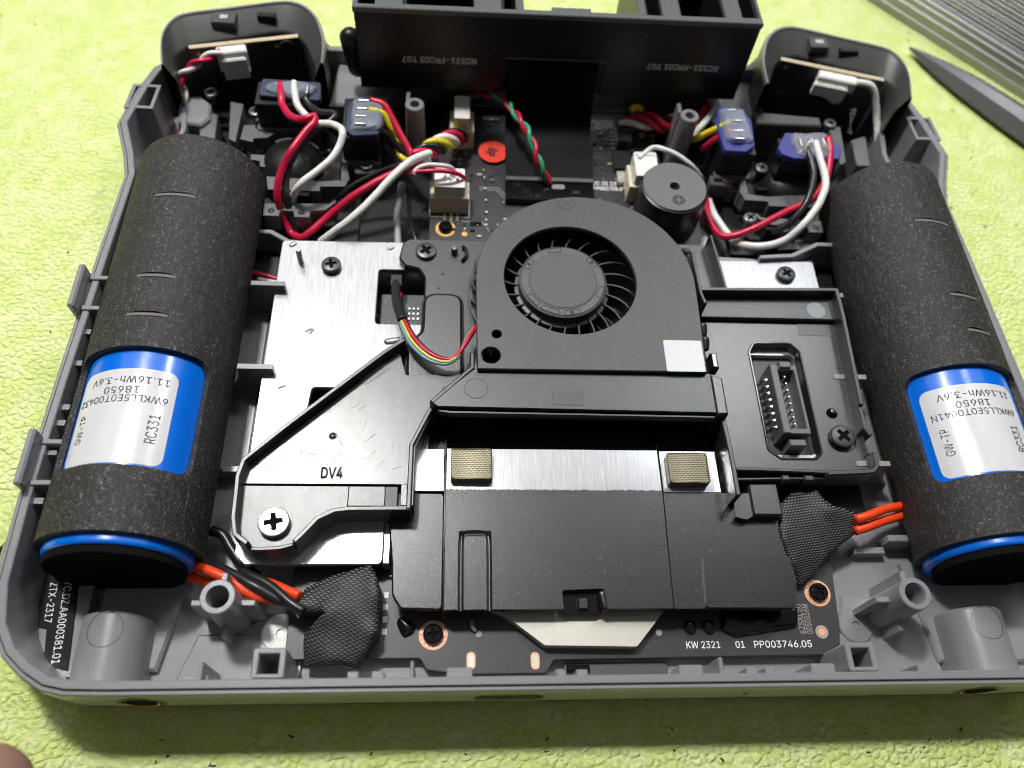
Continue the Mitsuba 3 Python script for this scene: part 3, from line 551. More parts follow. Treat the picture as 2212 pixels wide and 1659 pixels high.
for n_, (x, y, tilt) in enumerate(((-15.15, 32.7, 0), (19.5, 32.3, 0))):
    gm = prism(rr(-3.25, -2.55, 3.25, 2.55, .25), 0, 1.75, .5); gm = refine(gm, .5); v = gm.vertices; v[:, 2] += .05*np.sin(v[:, 0]*1.1+n_)*(v[:, 2] > .5)
    gm.vertices = v+[x, y, -5.0]; uv = np.c_[gm.vertices[:, 0]*1.55, (gm.vertices[:, 1]+gm.vertices[:, 2]*.8)*3.1]
    add('conductive_pad', gm, 'm_weave', smooth=True, uv=uv, label=('woven metallic gasket pad left of centre on the bare metal strip', 'woven metallic gasket pad right of centre on the bare metal strip')[n_], category='gasket')
add('bar_shade', bx(-24, 25, 36.2, 46.5, -8.4, -7.6, 0), 'm_inner', FC)  # black sheet standing for the shadow under the cross bar
HS = thing('heat_spreader', 'pale nickel plated metal lid under the front edge of the black cover', 'metal lid')
hp = rnd([(-14.2, 12), (-10.5, 10.6), (-4.3, 5.9), (9.4, 5.6), (13.9, 10.6), (15, 14), (-14, 14)], .4)
hp2 = rnd([(-12.6, 12.6), (-9.3, 10.9), (-3.8, 6.7), (8.9, 6.4), (12.9, 10.9), (13.8, 13.4), (-12.4, 13.4)], .3)
hm = mtri(prism(hp, -9.95, -8.0, .5))-ext(rr(-1.4, 9.3, 4.0, 12, .5), -8.5, -7)
add('lid', hm, 'm_nickel', HS, smooth=25)
add('dent', bx(4.9, 10.4, 9.9, 11, -8.0, -7.93, .03), 'm_silk_dim', HS)
CL = thing('card_slot', 'flat metal card slot casing behind the front wall, right of centre', 'slot')
add('casing', bx(-1.2, 14.5, 1.0, 3.9, -12.2, -11.4, .1), 'm_sheet_dark', CL); add('lip', bx(-.9, 2.6, 2.6, 3.6, -11.4, -10.6, .25), 'm_gloss', CL)

# ================================================================ black plastic air duct frame
DF = thing('duct_frame', 'black moulded plastic frame round the fan with a cross bar and two trays', 'frame')
# left tray
lt_out = rnd([(-27.2, 53.3), (-50.0, 31.6), (-50.4, 29.4), (-50.1, 22.6), (-49.4, 19.9), (-47.6, 18.5), (-45.3, 18.1), (-42.9, 18.3), (-40.6, 18.8), (-39.6, 20.2), (-37.5, 23.0), (-35.4, 23.95), (-24.3, 24.2), (-24.2, 34.9), (-21.6, 40.6), (-15.6, 47.0), (-17, 49), (-26, 48.6)], .3)
seam_y = 28.9
add('left_tray', prism(lt_out.intersection(sbox(-60, seam_y+.07, 0, 60)).buffer(-.1), -5.9, -3.2, .05), 'm_black_y', DF)
low = lt_out.intersection(sbox(-60, 0, 0, seam_y)).buffer(-.1)
low = low.difference(sbox(-33.9, 25.6, -24, seam_y+.1))
add('left_tray', prism(low, -5.9, -3.35, .05), 'm_black', DF)
add('insert_block', bx(-33.85, -28.4, 25.65, 28.8, -5.5, -3.42, .05), 'm_black', DF); add('insert_block', bx(-28.35, -26.5, 25.65, 28.8, -5.5, -3.5, .05), 'm_hub', DF); add('insert_block', bx(-26.0, -25.0, 25.65, 29.5, -5.5, -3.3, .1), 'm_black_y', DF)
for pts, w, zt in (([(-26.4, 54.2), (-29.6, 51.6), (-44.0, 37.8), (-49.6, 32.1), (-50.1, 29.5), (-49.8, 22.8), (-49.2, 20.4), (-47.3, 19.0)], .75, -1.0), ([(-46.9, 18.45), (-45.3, 18.4), (-42.9, 18.55), (-40.9, 19.1)], .6, -1.7), ([(-40.8, 19.3), (-39.9, 20.3), (-37.8, 22.9), (-35.5, 24.1), (-33.5, 24.35), (-24.3, 24.5)], .75, -1.1), ([(-24.6, 24.3), (-24.55, 34.8), (-22.0, 40.6), (-21.6, 41.2)], .7, -.9)):
    add('tray_wall', prism(wallp(pts, w), -6.3, zt, .15), 'm_black', DF, smooth=25)
add('tray_wall', prism(wallp([(-24.1, 25), (-24.1, 34.6), (-21.8, 40.2)], .35), -6.3, -1.6, .08), 'm_black', DF)
for pts in ([(-48.0, 32.6), (-46.6, 31.2), (-42.9, 34.6), (-44.2, 36.0)], [(-33.9, 47.8), (-32.5, 46.5), (-28.6, 49.8), (-29.9, 51.2)]):
    add('tape_window', prism(rnd(pts, .25), -3.3, -3.13, .03), 'm_steel' if pts[0][0] < -40 else 'm_black', DF)
add('pip', lathe([(0, -3.05), (.35, -3.1), (.62, -3.2), (.7, -3.4)], 20, (-37.0, 37.2, 0)), 'm_gloss', DF)
add('lettering', place(fit(text('DV4', 1.75, .16, True), 3.3), -36.6, 30.9, -3.2, 0), 'm_pad_foam', DF, smooth=False)
scr = []
for i in range(46):
    x, y = rng.uniform(-46, -26), rng.uniform(30, 46)
    if not lt_out.buffer(-1.5).contains(Point(x, y)): continue
    a = rng.normal(0.75, .25); l = rng.uniform(.4, 1.8); scr.append(tube([(x, y, -3.2), (x+l*math.cos(a), y+l*math.sin(a), -3.2)], .03, 4))
for k in ([(-42, 33.9), (-41, 34.5), (-40.2, 34.1), (-39.3, 34.0)], [(-36.6, 37.8), (-35.9, 36.5), (-35.1, 35.2)], [(-41.6, 32.4), (-40.2, 32.7), (-38.8, 32.6)], [(-38, 32), (-36.8, 32.6), (-35.6, 33.1)]): scr.append(tube([(x, y, -3.2) for x, y in k], .035, 4))
add('scratch', cat(*scr), 'm_steel', DF, kind='stuff')
# cross bar
add('cross_bar', prism([(-15.0, 47.3), (24.0, 47.3), (24.0, 40.0), (-20.6, 40.5), (-21.6, 41.3)], -1.2, 1.0, .1), 'm_black', DF)
add('cross_bar', prism([(-20.6, 40.45), (-18.6, 40.25), (24, 39.95), (24, 39.3), (-18.8, 39.6), (-20.6, 39.9)], -.9, .3, .2), 'm_black', DF)
add('cross_bar', prism([(24.05, 47.3), (26.0, 46.6), (26.0, 39.9), (24.05, 39.7)], -5.0, .85, .3), 'm_black_y', DF)
add('round_mark', prism(disc(-14.6, 43.8, 1.85, 12).difference(disc(-14.6, 43.8, 1.78, 12)), .95, 1.05, 0), 'm_gloss', DF)
add('square_mark', prism(rr(-2.4, 41.0, 2.6, 43.7, .3), .9, 1.08, .04), 'm_hub', DF)
add('tray_wall', prism(wallp([(-21.6, 41.2), (-15.2, 47.7), (-15.2, 50.6)], .8), -4, 1.1, .2), 'm_black', DF)
# fan mount plate with its raised pad
bk = rnd([(-28.4, 73.9), (-27.8, 77.6), (-26.6, 78.5), (24, 79.2), (31.0, 79.2), (31.0, 62), (25, 62), (-14, 46), (-12.6, 46), (-23.6, 56), (-23.6, 69.6), (-24.7, 71.6), (-27.2, 72.2)], .7)
add('mount_plate', prism(bk, -5.6, -4.4, .3), 'm_black_y', DF)
padp = rnd([(-23.5, 65.6), (-16.9, 65.6), (-16.7, 47.2), (-25.9, 47.2), (-26.1, 55), (-23.6, 57.5)], 1.9)
add('raised_pad', prism(padp, -5.2, -3.7, .35), 'm_black_y', DF)
add('raised_pad_rim', prism(padp.buffer(.35).difference(padp.buffer(.05)), -5.3, -4.1, .05), 'm_gloss', DF)
for pts in ([(-16.9, 76.6), (-16.2, 75.9), (-16.1, 74.5), (-16.9, 73.3)],): add('torn_tab', tube([(x, y, -4.0) for x, y in pts], .33, 8), 'm_gloss', DF)
add('locating_pin', lathe([(0, -2.7), (.45, -2.75), (.6, -3.1), (.65, -4.4)], 20, (-18.3, 75.3, 0)), 'm_steel', DF)
for x, y in ((-20.4, 70.5), (-21, 67.3), (-15, 68.0)): add('pit', lathe([(0, -4.36), (.2, -4.34), (.24, -4.42)], 10, (x, y, 0)), 'm_gloss', DF)
# right tray round the connector
rt_out = rnd([(25.4, 66.0), (51.2, 66.6), (51.2, 61), (50.3, 48), (50.0, 38), (50.3, 33.2), (49.4, 31.0), (40.4, 30.6), (26.0, 30.3)], .5)
hole = rnd([(33.9, 54.9), (35.0, 56.6), (41.3, 56.7), (42.6, 55.2), (42.3, 35.6), (41.3, 34.6), (35.6, 34.6), (33.9, 36.0)], .5)
add('right_tray', prism(rt_out.intersection(sbox(20, 0, 60, 61.2)).difference(hole), -6.2, -4.2, .15), 'm_black_y', DF)
add('right_tray', prism(rt_out.intersection(sbox(20, 61.3, 60, 70)).buffer(-.1), -5.9, -3.1, .2), 'm_black', DF)
add('hole_lip', prism(hole.buffer(.5).difference(hole.buffer(.02)), -6.2, -4.05, .15), 'm_gloss', DF)
for pts, w, zt in (([(25.6, 66.1), (51.0, 66.7), (50.9, 61), (50.1, 48), (49.8, 43)], .8, -1.0), ([(49.8, 43.2), (49.7, 39.0), (50.4, 37.6)], .8, -1.6), ([(49.6, 38), (49.9, 34.8)], .5, -3), ([(50.1, 34.6), (50.1, 32.3), (49.2, 31.3), (47.4, 31.1), (41.0, 30.8)], .8, -1.6), ([(41.6, 30.9), (34, 31.2), (26.2, 31.4)], .6, -1.4), ([(41, 30.3), (35, 30.2), (26.2, 30.0)], .5, -2.4), ([(25.6, 39.8), (25.9, 34), (25.9, 26.6)], .8, -.7)):
    add('tray_wall', prism(wallp(pts, w), -6.5, zt, .15), 'm_black', DF, smooth=25)
for x0, x1 in ((33.9, 35.2), (37.6, 39.2)): add('snap_hook', bx(x0, x1, 29.6, 30.6, -5, -1.9, .2), 'm_black', DF)
add('tray_wall', prism(wallp([(24.35, 72.6), (24.7, 63.5), (25.2, 61.2)], .6), -5, 1.4, .15), 'm_black', DF)
add('tray_wall', prism(wallp([(29.6, 79.0), (30.6, 66.5)], .55), -5, -1.4, .12), 'm_black', DF)
for y in (58.0, 55.2): add('side_clip', blob([(24.9, y, -1.0), (24.9, y-1.2, -1.6)], .7, .02), 'm_black', DF)
add('side_clip', bx(25.2, 26.4, 49.4, 52.4, -3, -.6, .3), 'm_gloss', DF)
add('round_mark', prism(disc(47.2, 63.4, 1.75, 12), -3.12, -3.02, .03), 'm_steel', DF)
add('tape_window', bx(43.6, 49.8, 58.6, 61.15, -4.3, -4.12, .03), 'm_black', DF)
add('pip', lathe([(0, -3.4), (.45, -3.45), (.55, -3.7), (1.0, -4.2)], 20, (46.0, 42.9, 0)), 'm_gloss', DF)
add('screw_recess', prism(disc(46.6, 38.0, 2.35, 12).difference(disc(46.6, 38, 2.2, 12)), -4.25, -4.0, .05), 'm_gloss', DF)
add('foot_block', prism(rr(28.8, 24.3, 33.6, 29.9, .4), -6.2, -3.4, .3), 'm_black_y', DF)
add('foot_block', prism(rnd([(26.2, 27.6), (28.8, 28.3), (29.2, 24.6), (27.8, 23.8), (26.2, 24.2)], .3), -6.2, -3.9, .3), 'm_black_y', DF)
# comb of fins glimpsed under the bar
fins = thing('heat_fins', 'dark comb of gold edged cooling fins in shadow under the cross bar', 'heat sink')
add('block', bx(-20, 24, 44.6, 46.4, -5.0, -3.1, .05), 'm_chip', fins)
for i in range(13): add('fin', bx(-16.2+i*.42, -16.05+i*.42, 43.0, 44.8, -4.7, -2.9, 0), 'm_gold', fins, smooth=False)
for i in range(5): add('fin', bx(19+i*.55, 19.2+i*.55, 43.2, 44.8, -4.7, -3.0, 0), 'm_gold', fins, smooth=False)

# ================================================================ cooling fan
FN = thing('cooling_fan', 'flat dark grey blower fan with an open round intake in the middle', 'fan')
cx, cy, R = 4.55, 65.0, 19.15
body = Polygon([(-14.4, 46.9), (-14.6, 64.6)]+[(cx+R*math.cos(a), cy+R*math.sin(a)) for a in np.linspace(math.pi, 0, 64)]+[(23.6, 60), (23.2, 47.0)])
hc, hr = (1.75, 65.4), 11.5
cover = body.difference(Point(*hc).buffer(hr, quad_segs=24)).difference(disc(-12.2, 49.5, 1.55)).difference(disc(-11.2, 53.6, .8))
cover_plan = cover
add('top_cover', prism(cover, 1.2, 2.0, .12), 'm_fan', FN, smooth=30)
add('side_band', prism(body.buffer(-.15).difference(body.buffer(-.9)), -4.2, 1.25, 0), 'm_fan', FN, smooth=30)
add('bottom_cover', prism(body.buffer(-.2), -4.4, -3.9, 0), 'm_inner', FN)
add('alignment_boss', prism(disc(1.9, 82.9, 1.9, 12).intersection(body.buffer(-.05)).difference(disc(1.9, 82.9, 1.4, 12)), 1.95, 2.08, .03), 'm_fan', FN)
add('alignment_boss', prism(disc(1.9, 82.9, .62, 8).difference(disc(1.9, 82.9, .45, 8)), 1.95, 2.08, .02), 'm_hub', FN)
add('screw_tube', lathe([(.5, -2.4), (.55, -1.9), (1.5, -1.9), (1.54, 1.2)], 28, (-12.2, 49.5, 0)), 'm_gloss', FN); add('screw_tube', lathe([(0, -2.6), (.52, -2.6), (.54, -1.8), (.9, -1.7)], 20, (-12.2, 49.5, 0)), 'm_steel', FN)
add('hub', lathe([(0, 1.35), (6.0, 1.35), (6.05, 1.25), (7.2, 1.25), (7.65, 1.0), (7.7, -.8), (8.3, -1.0), (8.35, -1.4), (8.0, -3)], 72, (.55, 65.4, 0)), 'm_hubring', FN, smooth=25)
add('hub_disc', lathe([(0, 1.44), (5.75, 1.44), (5.9, 1.36)], 64, (.55, 65.4, 0)), 'm_hub', FN, smooth=25)
for a, w, hole in ((100, 1.25, 0), (38, 1.1, 1), (150, 1.1, 1), (218, 1.3, 0), (280, 1.4, 1), (340, 1.25, 0), (248, 1.7, 0)):
    t = math.radians(a); q = rr(-w, -.5, w, .5, .2 if a != 248 else .5); fr_ = q.difference(q.buffer(-.1))
    add('notch', place(prism(fr_, 1.22, 1.31, 0), .55+6.72*math.cos(t), 65.4+6.72*math.sin(t), 0, a-90), 'm_gloss', FN)
    if hole: add('notch', place(prism(disc(0, 0, .27), 1.22, 1.31, 0), .55+6.72*math.cos(t), 65.4+6.72*math.sin(t), 0, a-90), 'm_gloss', FN)
for i in range(23):
    a = 2*math.pi*i/23+.1; pts = []
    for s in np.linspace(0, 1, 10):
        r = 7.9+8.2*s; aa = a-.16*s-.42*s**2.6; pts.append((.55+r*math.cos(aa), 65.4+r*math.sin(aa)))
    add('blade', prism(LineString(pts).buffer(.17, cap_style='round', quad_segs=2), -3.3, -.55, .08), 'm_blade', FN, smooth=40)
add('blade_ring', prism(Point(.55, 65.4).buffer(16.3, quad_segs=16).difference(Point(.55, 65.4).buffer(15.7, quad_segs=16)), -2.6, -1.6, 0), 'm_blade', FN)
add('sticker', prism(rr(16.5, 46.95, 22.95, 53.0, .25), 2.0, 2.09, .02), 'm_sticker', FN, label='small blank white square sticker on the front right corner')
for y0, y1, h in ((47.8, 62, -0.3),): add('side_lip', bx(23.3, 23.9, y0, y1, -3.6, h, .1), 'm_fan', FN)

# ================================================================ screws
def screw(x, y, z, r, m, rot, lab, h=.9, ztop=None, dome=.25):
    s = thing('screw', lab, 'screw')
    hd = mtri(lathe([(0, h), (r*.72, h-.02), (r*.93, h-dome*.6), (r, h-dome-.1), (r, 0), (0, 0)], 40))
    arm = .24*r; cr = ext(sbox(-r*.6, -arm*.75, r*.6, arm*.75), h-.75, h+1)+ext(sbox(-arm*.75, -r*.6, arm*.75, r*.6), h-.75, h+1)+ext(disc(0, 0, r*.3), h-.8, h+1)
    q = place(tri(hd-cr), x, y, z, rot); add('head', q, m, s, smooth=30)
    a2 = arm*.75-.02; cp = sbox(-r*.6+.02, -a2, r*.6-.02, a2).union(sbox(-a2, -r*.6+.02, a2, r*.6-.02)).union(disc(0, 0, r*.3-.02)); add('recess', place(prism(cp, h-.7, h-.32, 0), x, y, z, rot), 'm_pad_foam', s, smooth=False)  # matt black plug added as the shade inside the cross slot
    add('shaft', lathe([(0, 0), (r*.5, 0), (r*.5, -2.2), (0, -2.2)], 14, (x, y, z)), m, s)
screw(-40.5, 72.5, -5.6, 1.75, 'm_screw', 12, 'black cross head screw on the bright plate, upper left by the small pin')
screw(-23.5, 75.3, -4.4, 1.9, 'm_screw', 35, 'black screw in the fan mount plate, left of the fan')
screw(24.9, 76.0, -4.4, 1.6, 'm_screw', 20, 'black screw right behind the fan, half hidden by its rim')
screw(44.5, 73.3, -5.8, 1.75, 'm_screw', 30, 'black screw on the small bright plate by the right battery')
screw(-44.25, 22.7, -3.3, 2.3, 'm_screw_bright', 10, 'large bright silver screw in the lower corner of the left tray', h=1.2, dome=.12)
screw(46.5, 38.2, -4.2, 2.1, 'm_screw', 40, 'black screw in the right tray beside the pin header', h=1.2)
screw(-20.65, 7.9, -9.95, 1.5, 'm_screw_gloss', 8, 'glossy black screw in a copper ring on the front board, lower left', h=1.1, dome=.4)
screw(39.5, 13.9, -9.95, 1.45, 'm_screw_gloss', 30, 'glossy black screw in a copper ring at the right end of the front board', h=1.1, dome=.4)
screw(-20.1, 85.0, -8.95, 1.35, 'm_screw_gloss', 20, 'glossy black screw in an orange ring behind the mount plate', h=1.2, dome=.45)

# ================================================================ pin header in the right tray
PH = thing('pin_header', 'black pin header with two rows of bright pins inside the slot of the right tray', 'connector')
bd = rr(36.0, 38.2, 40.8, 51.4, .2).difference(rr(37.0, 39.2, 40.2, 50.4, .2))
add('housing', prism(bd, -7, -2.6, .12), 'm_bracket', PH); add('housing', bx(36.2, 40.6, 38.4, 51.2, -7, -5.6, 0), 'm_bracket', PH)
add('housing', bx(36.0, 37.3, 38.2, 51.4, -6.9, -2.3, .15), 'm_bracket', PH); add('latch', bx(37.2, 40.0, 36.4, 37.6, -7, -3.4, .15), 'm_bracket', PH); add('latch', bx(37.6, 39.6, 50.6, 51.8, -7, -2.0, .15), 'm_bracket', PH)
for i in range(8):
    y = 40.2+i*1.3
    add('pin', tube([(35.9, y, -4.2), (35.3, y, -4.6), (35.0, y, -6.4), (34.4, y, -6.8)], .22, 6), 'm_tin', PH)
    add('pin', lathe([(0, -3.0), (.18, -3.05), (.22, -5.8)], 8, (38.6, y, 0)), 'm_tin', PH)
add('base', bx(33.6, 43, 34.2, 57, -9.2, -7.2, 0), 'm_shell_dark', PH)
add('solder_tab', bx(36.6, 39.8, 35.0, 36.2, -7.2, -6.6, .1), 'm_nickel', PH)

# ================================================================ bridge bracket and its flat cable
BR = thing('antenna_bracket', 'tall black plastic bracket standing across the back with an open frame on top', 'bracket')
def brp(m): return place(m, 0, 114.2, 0, .75)
fz0, fz1 = -.2, 17.8
add('front_plate', brp(prism(sbox(-37.4, 0, 39.4, 1.6).difference(sbox(-8.6, -.1, 10.8, .45)), fz0, fz1-.9, 0)), 'm_inner', BR)
add('front_plate', brp(prism(sbox(-8.6, .5, 10.8, .8), fz0, 7.2, 0)), 'm_gloss', BR); add('front_plate', brp(prism(sbox(-8.6, .02, 10.8, .5), 8.3, fz1-.9, 0)), 'm_inner', BR)
add('slot_lip', brp(bx(-8.9, 11.1, -.12, .5, 7.7, 8.2, .1)), 'm_bracket', BR)
topf = sbox(-37.6, -.12, 39.6, 22)
for x0, x1, y0, y1 in ((-36.6, -33.6, 1.1, 30), (-28.4, -15.4, 1.4, 30), (-10.2, -7.6, 1.2, 30), (-6.1, 15.6, 1.3, 30), (17.2, 20.2, 1.2, 30), (23.8, 32.4, 1.4, 30), (35.8, 39.0, 1.6, 30)): topf = topf.difference(sbox(x0, y0, x1, y1))
add('top_frame', brp(prism(topf, fz1-1.0, fz1, .15)), 'm_bracket', BR)
add('clip', brp(prism(rr(-.8, .9, 6.6, 2.4, .2), fz1-1.4, fz1-.1, .1)), 'm_bracket', BR)
for x in (-37.4, -33.5, -28.6, -15.3, -10.4, -7.5, 15.8, 17.0, 20.3, 23.6, 32.6, 35.5, 38.8): add('web', brp(bx(x-.05 if x < 0 else x, x+.75, 1.4, 20, 2, fz1-1.05, 0)), 'm_inner', BR)
for x0, x1 in ((-37, -7.4), (15.8, 39)): add('back_plate', brp(bx(x0, x1, 19, 20.4, 0, fz1-1.1, 0)), 'm_inner', BR); add('bottom_plate', brp(bx(x0, x1, 1.7, 19, 1, 2, 0)), 'm_inner', BR)
def on_face(m, x, z):     # lettering on the upright front face, upside down
    v = m.vertices.copy(); m = m.copy(); m.vertices = np.c_[x-v[:, 0], -v[:, 2]-.02, z-v[:, 1]]; return brp(m)
for t, x in (('RC331-FPC03 T07', -21.8), ('RC331-FPC01 T07', 26.6)): add('print', on_face(fit(text(t, 1.25, .05, True), 14.4), x, 6.9 if x < 0 else 7.3), 'm_silk', BR, smooth=False)
for x, z in ((-12, 11.5), (-12, 8.5), (3, 12.5), (17.5, 14), (-33, 14)): add('fleck', on_face(prism(disc(0, 0, .16), 0, .08, 0), x, z), 'm_steel', BR)
add('side_lug', blob([(-39.0, 116.5, 9), (-38.2, 117, 2)], 2.0, .05), 'm_inner', BR)
RC = thing('flat_cable', 'wide glossy black flat cable hanging from the bracket down to the back board', 'cable')
rp = np.array([(114.6, 7.7), (113.6, 7.6), (113.1, 6.8), (112.7, 4.5), (112.2, 0.5), (111.2, -3.0), (109.4, -5.0), (106.0, -6.2), (101.5, -6.9), (97.4, -7.2)])
c = spline(np.c_[np.zeros(len(rp)), rp], .6)[:, 1:]; k = len(c); V = np.vstack([np.c_[np.full(k, x), c+[0, dz]] for x, dz in ((-8.2, 0), (9.6, 0), (-8.2, -.25), (9.6, -.25))]); F = []
for i in range(k-1): F += [(i, i+1, k+i+1), (i, k+i+1, k+i), (2*k+i, 3*k+i+1, 2*k+i+1), (2*k+i, 3*k+i, 3*k+i+1), (i, 2*k+i+1, i+1), (i, 2*k+i, 2*k+i+1), (k+i, k+i+1, 3*k+i+1), (k+i, 3*k+i+1, 3*k+i)]
g = trimesh.Trimesh(V, F, process=False); add('ribbon', g, 'm_film', RC, smooth=30)
add('stiffener', bx(-8.2, 9.6, 96.6, 97.6, -7.6, -7.0, .08), 'm_bracket', RC)
add('plug', bx(-8.3, 9.6, 91.8, 96.5, -9.0, -7.4, .15), 'm_gloss', RC)
add('plug_tab', prism(rr(1.0, 94.6, 3.7, 95.9, .5), -7.4, -7.15, .05), 'm_sheet', RC); add('plug_tab', bx(5.2, 6.6, 93.6, 94.4, -7.4, -7.25, 0), 'm_chip', RC)

# ================================================================ buzzer
BZ = thing('buzzer', 'round black buzzer standing on the back board, a small hole in its grey top', 'buzzer')
add('case', lathe([(6.1, -.05), (6.45, -.2), (6.55, -1), (6.55, -9)], 64, (23.7, 89.3, 0)), 'm_inner', BZ, smooth=30)
add('top_face', lathe([(.98, -1.2), (1.0, 0), (6.1, 0), (6.15, -.1)], 64, (23.7, 89.6, 0)), 'm_buzzer', BZ, smooth=30)
add('sound_hole', lathe([(0, -1.1), (.98, -1.1)], 20, (23.7, 89.6, 0)), 'm_inner', BZ)
plus = disc(0, 0, 1.2, 10).difference(sbox(-.85, -.14, .85, .14).union(sbox(-.14, -.85, .14, .85)))
add('plus_mark', place(prism(plus, 0, .06, 0), 24.0, 86.1, 0), 'm_chip', BZ)

# ================================================================ round sticker
RS = thing('round_sticker', 'small round red sticker with a dark emblem on the back board', 'sticker')
add('disc', prism(disc(-10.6, 105.4, 3.05, 14), -8.3, -8.2, .02), 'm_redsticker', RS); add('backing', prism(disc(-10.6, 105.4, 2.9, 10), -9, -8.3, 0), 'm_chip', RS)
em = LineString([(-.1, .75), (-.95, .75), (-1.05, -.05), (-.1, -.1)]).buffer(.2).union(LineString([(.0, 1.5), (.0, -.3)]).buffer(.2)).union(LineString([(.6, .8), (.6, -.7), (.2, -1.0)]).buffer(.2)).union(LineString([(1.15, .8), (1.15, -.1)]).buffer(.2)).union(Point(.6, 1.35).buffer(.2))
add('emblem', place(prism(affinity.scale(em, .95, .95, origin=(0, 0)), 0, .05, 0), -10.6, 105.2, -8.2, 100), 'm_ink', RS, smooth=False)

# ================================================================ white wire plugs on the back board
def plug(lab, x0, x1, y0, y1, z0, z1, open_side='back'):
    s = thing('wire_connector', lab, 'connector'); h = z1-z0; cxm = (x0+x1)/2
    add('socket', prism(rr(x0, y0, x1, y1, .2).difference(sbox(x0+.8, y0+.9, x1-.8, y1+1)), z0, z0+h*.62, .12), 'm_cream', s)
    add('socket', bx(x0, x1, y0, y0+1.0, z0, z0+h*.55, .1), 'm_cream', s)
    add('plug', prism(rr(x0+.9, y0+.5, x1-.9, y1+.7, .15), z0+.3, z1, .15), 'm_white', s)
    add('plug', prism(sbox(x0+1.1, y1-.1, x1-1.1, y1+.72), z1, z1+.25, .05), 'm_white', s)
    return s
s = plug('white plug in a cream socket left of the fan, red and white wires entering it', -23.2, -15.6, 89.0, 93.4, -9, -2.2)
for i in range(3): add('lead', bx(-20.6+i*1.25, -20.0+i*1.25, 86.6, 88.6, -8.98, -8.5, .1), 'm_tin', s)
add('outline', prism(rr(-23.4, 87.9, -15.4, 93, .1).difference(rr(-23.2, 88.1, -15.6, 92.8, .1)), -9, -8.95, 0), 'm_silk', s)
for x in (-20.6, -19.4, -18.2, -17.0): add('rib', bx(x, x+.5, 91.2, 93.8, -2.25, -1.7, .08), 'm_white', s)
s = plug('cream plug below the bracket where the green and red twisted pair begins', -19.6, -14.7, 106.5, 112.5, -9, -1.2)
s = plug('white plug tucked behind the buzzer with a white wire arching out', 16.2, 22.6, 93.5, 99.5, -9, -2.0)

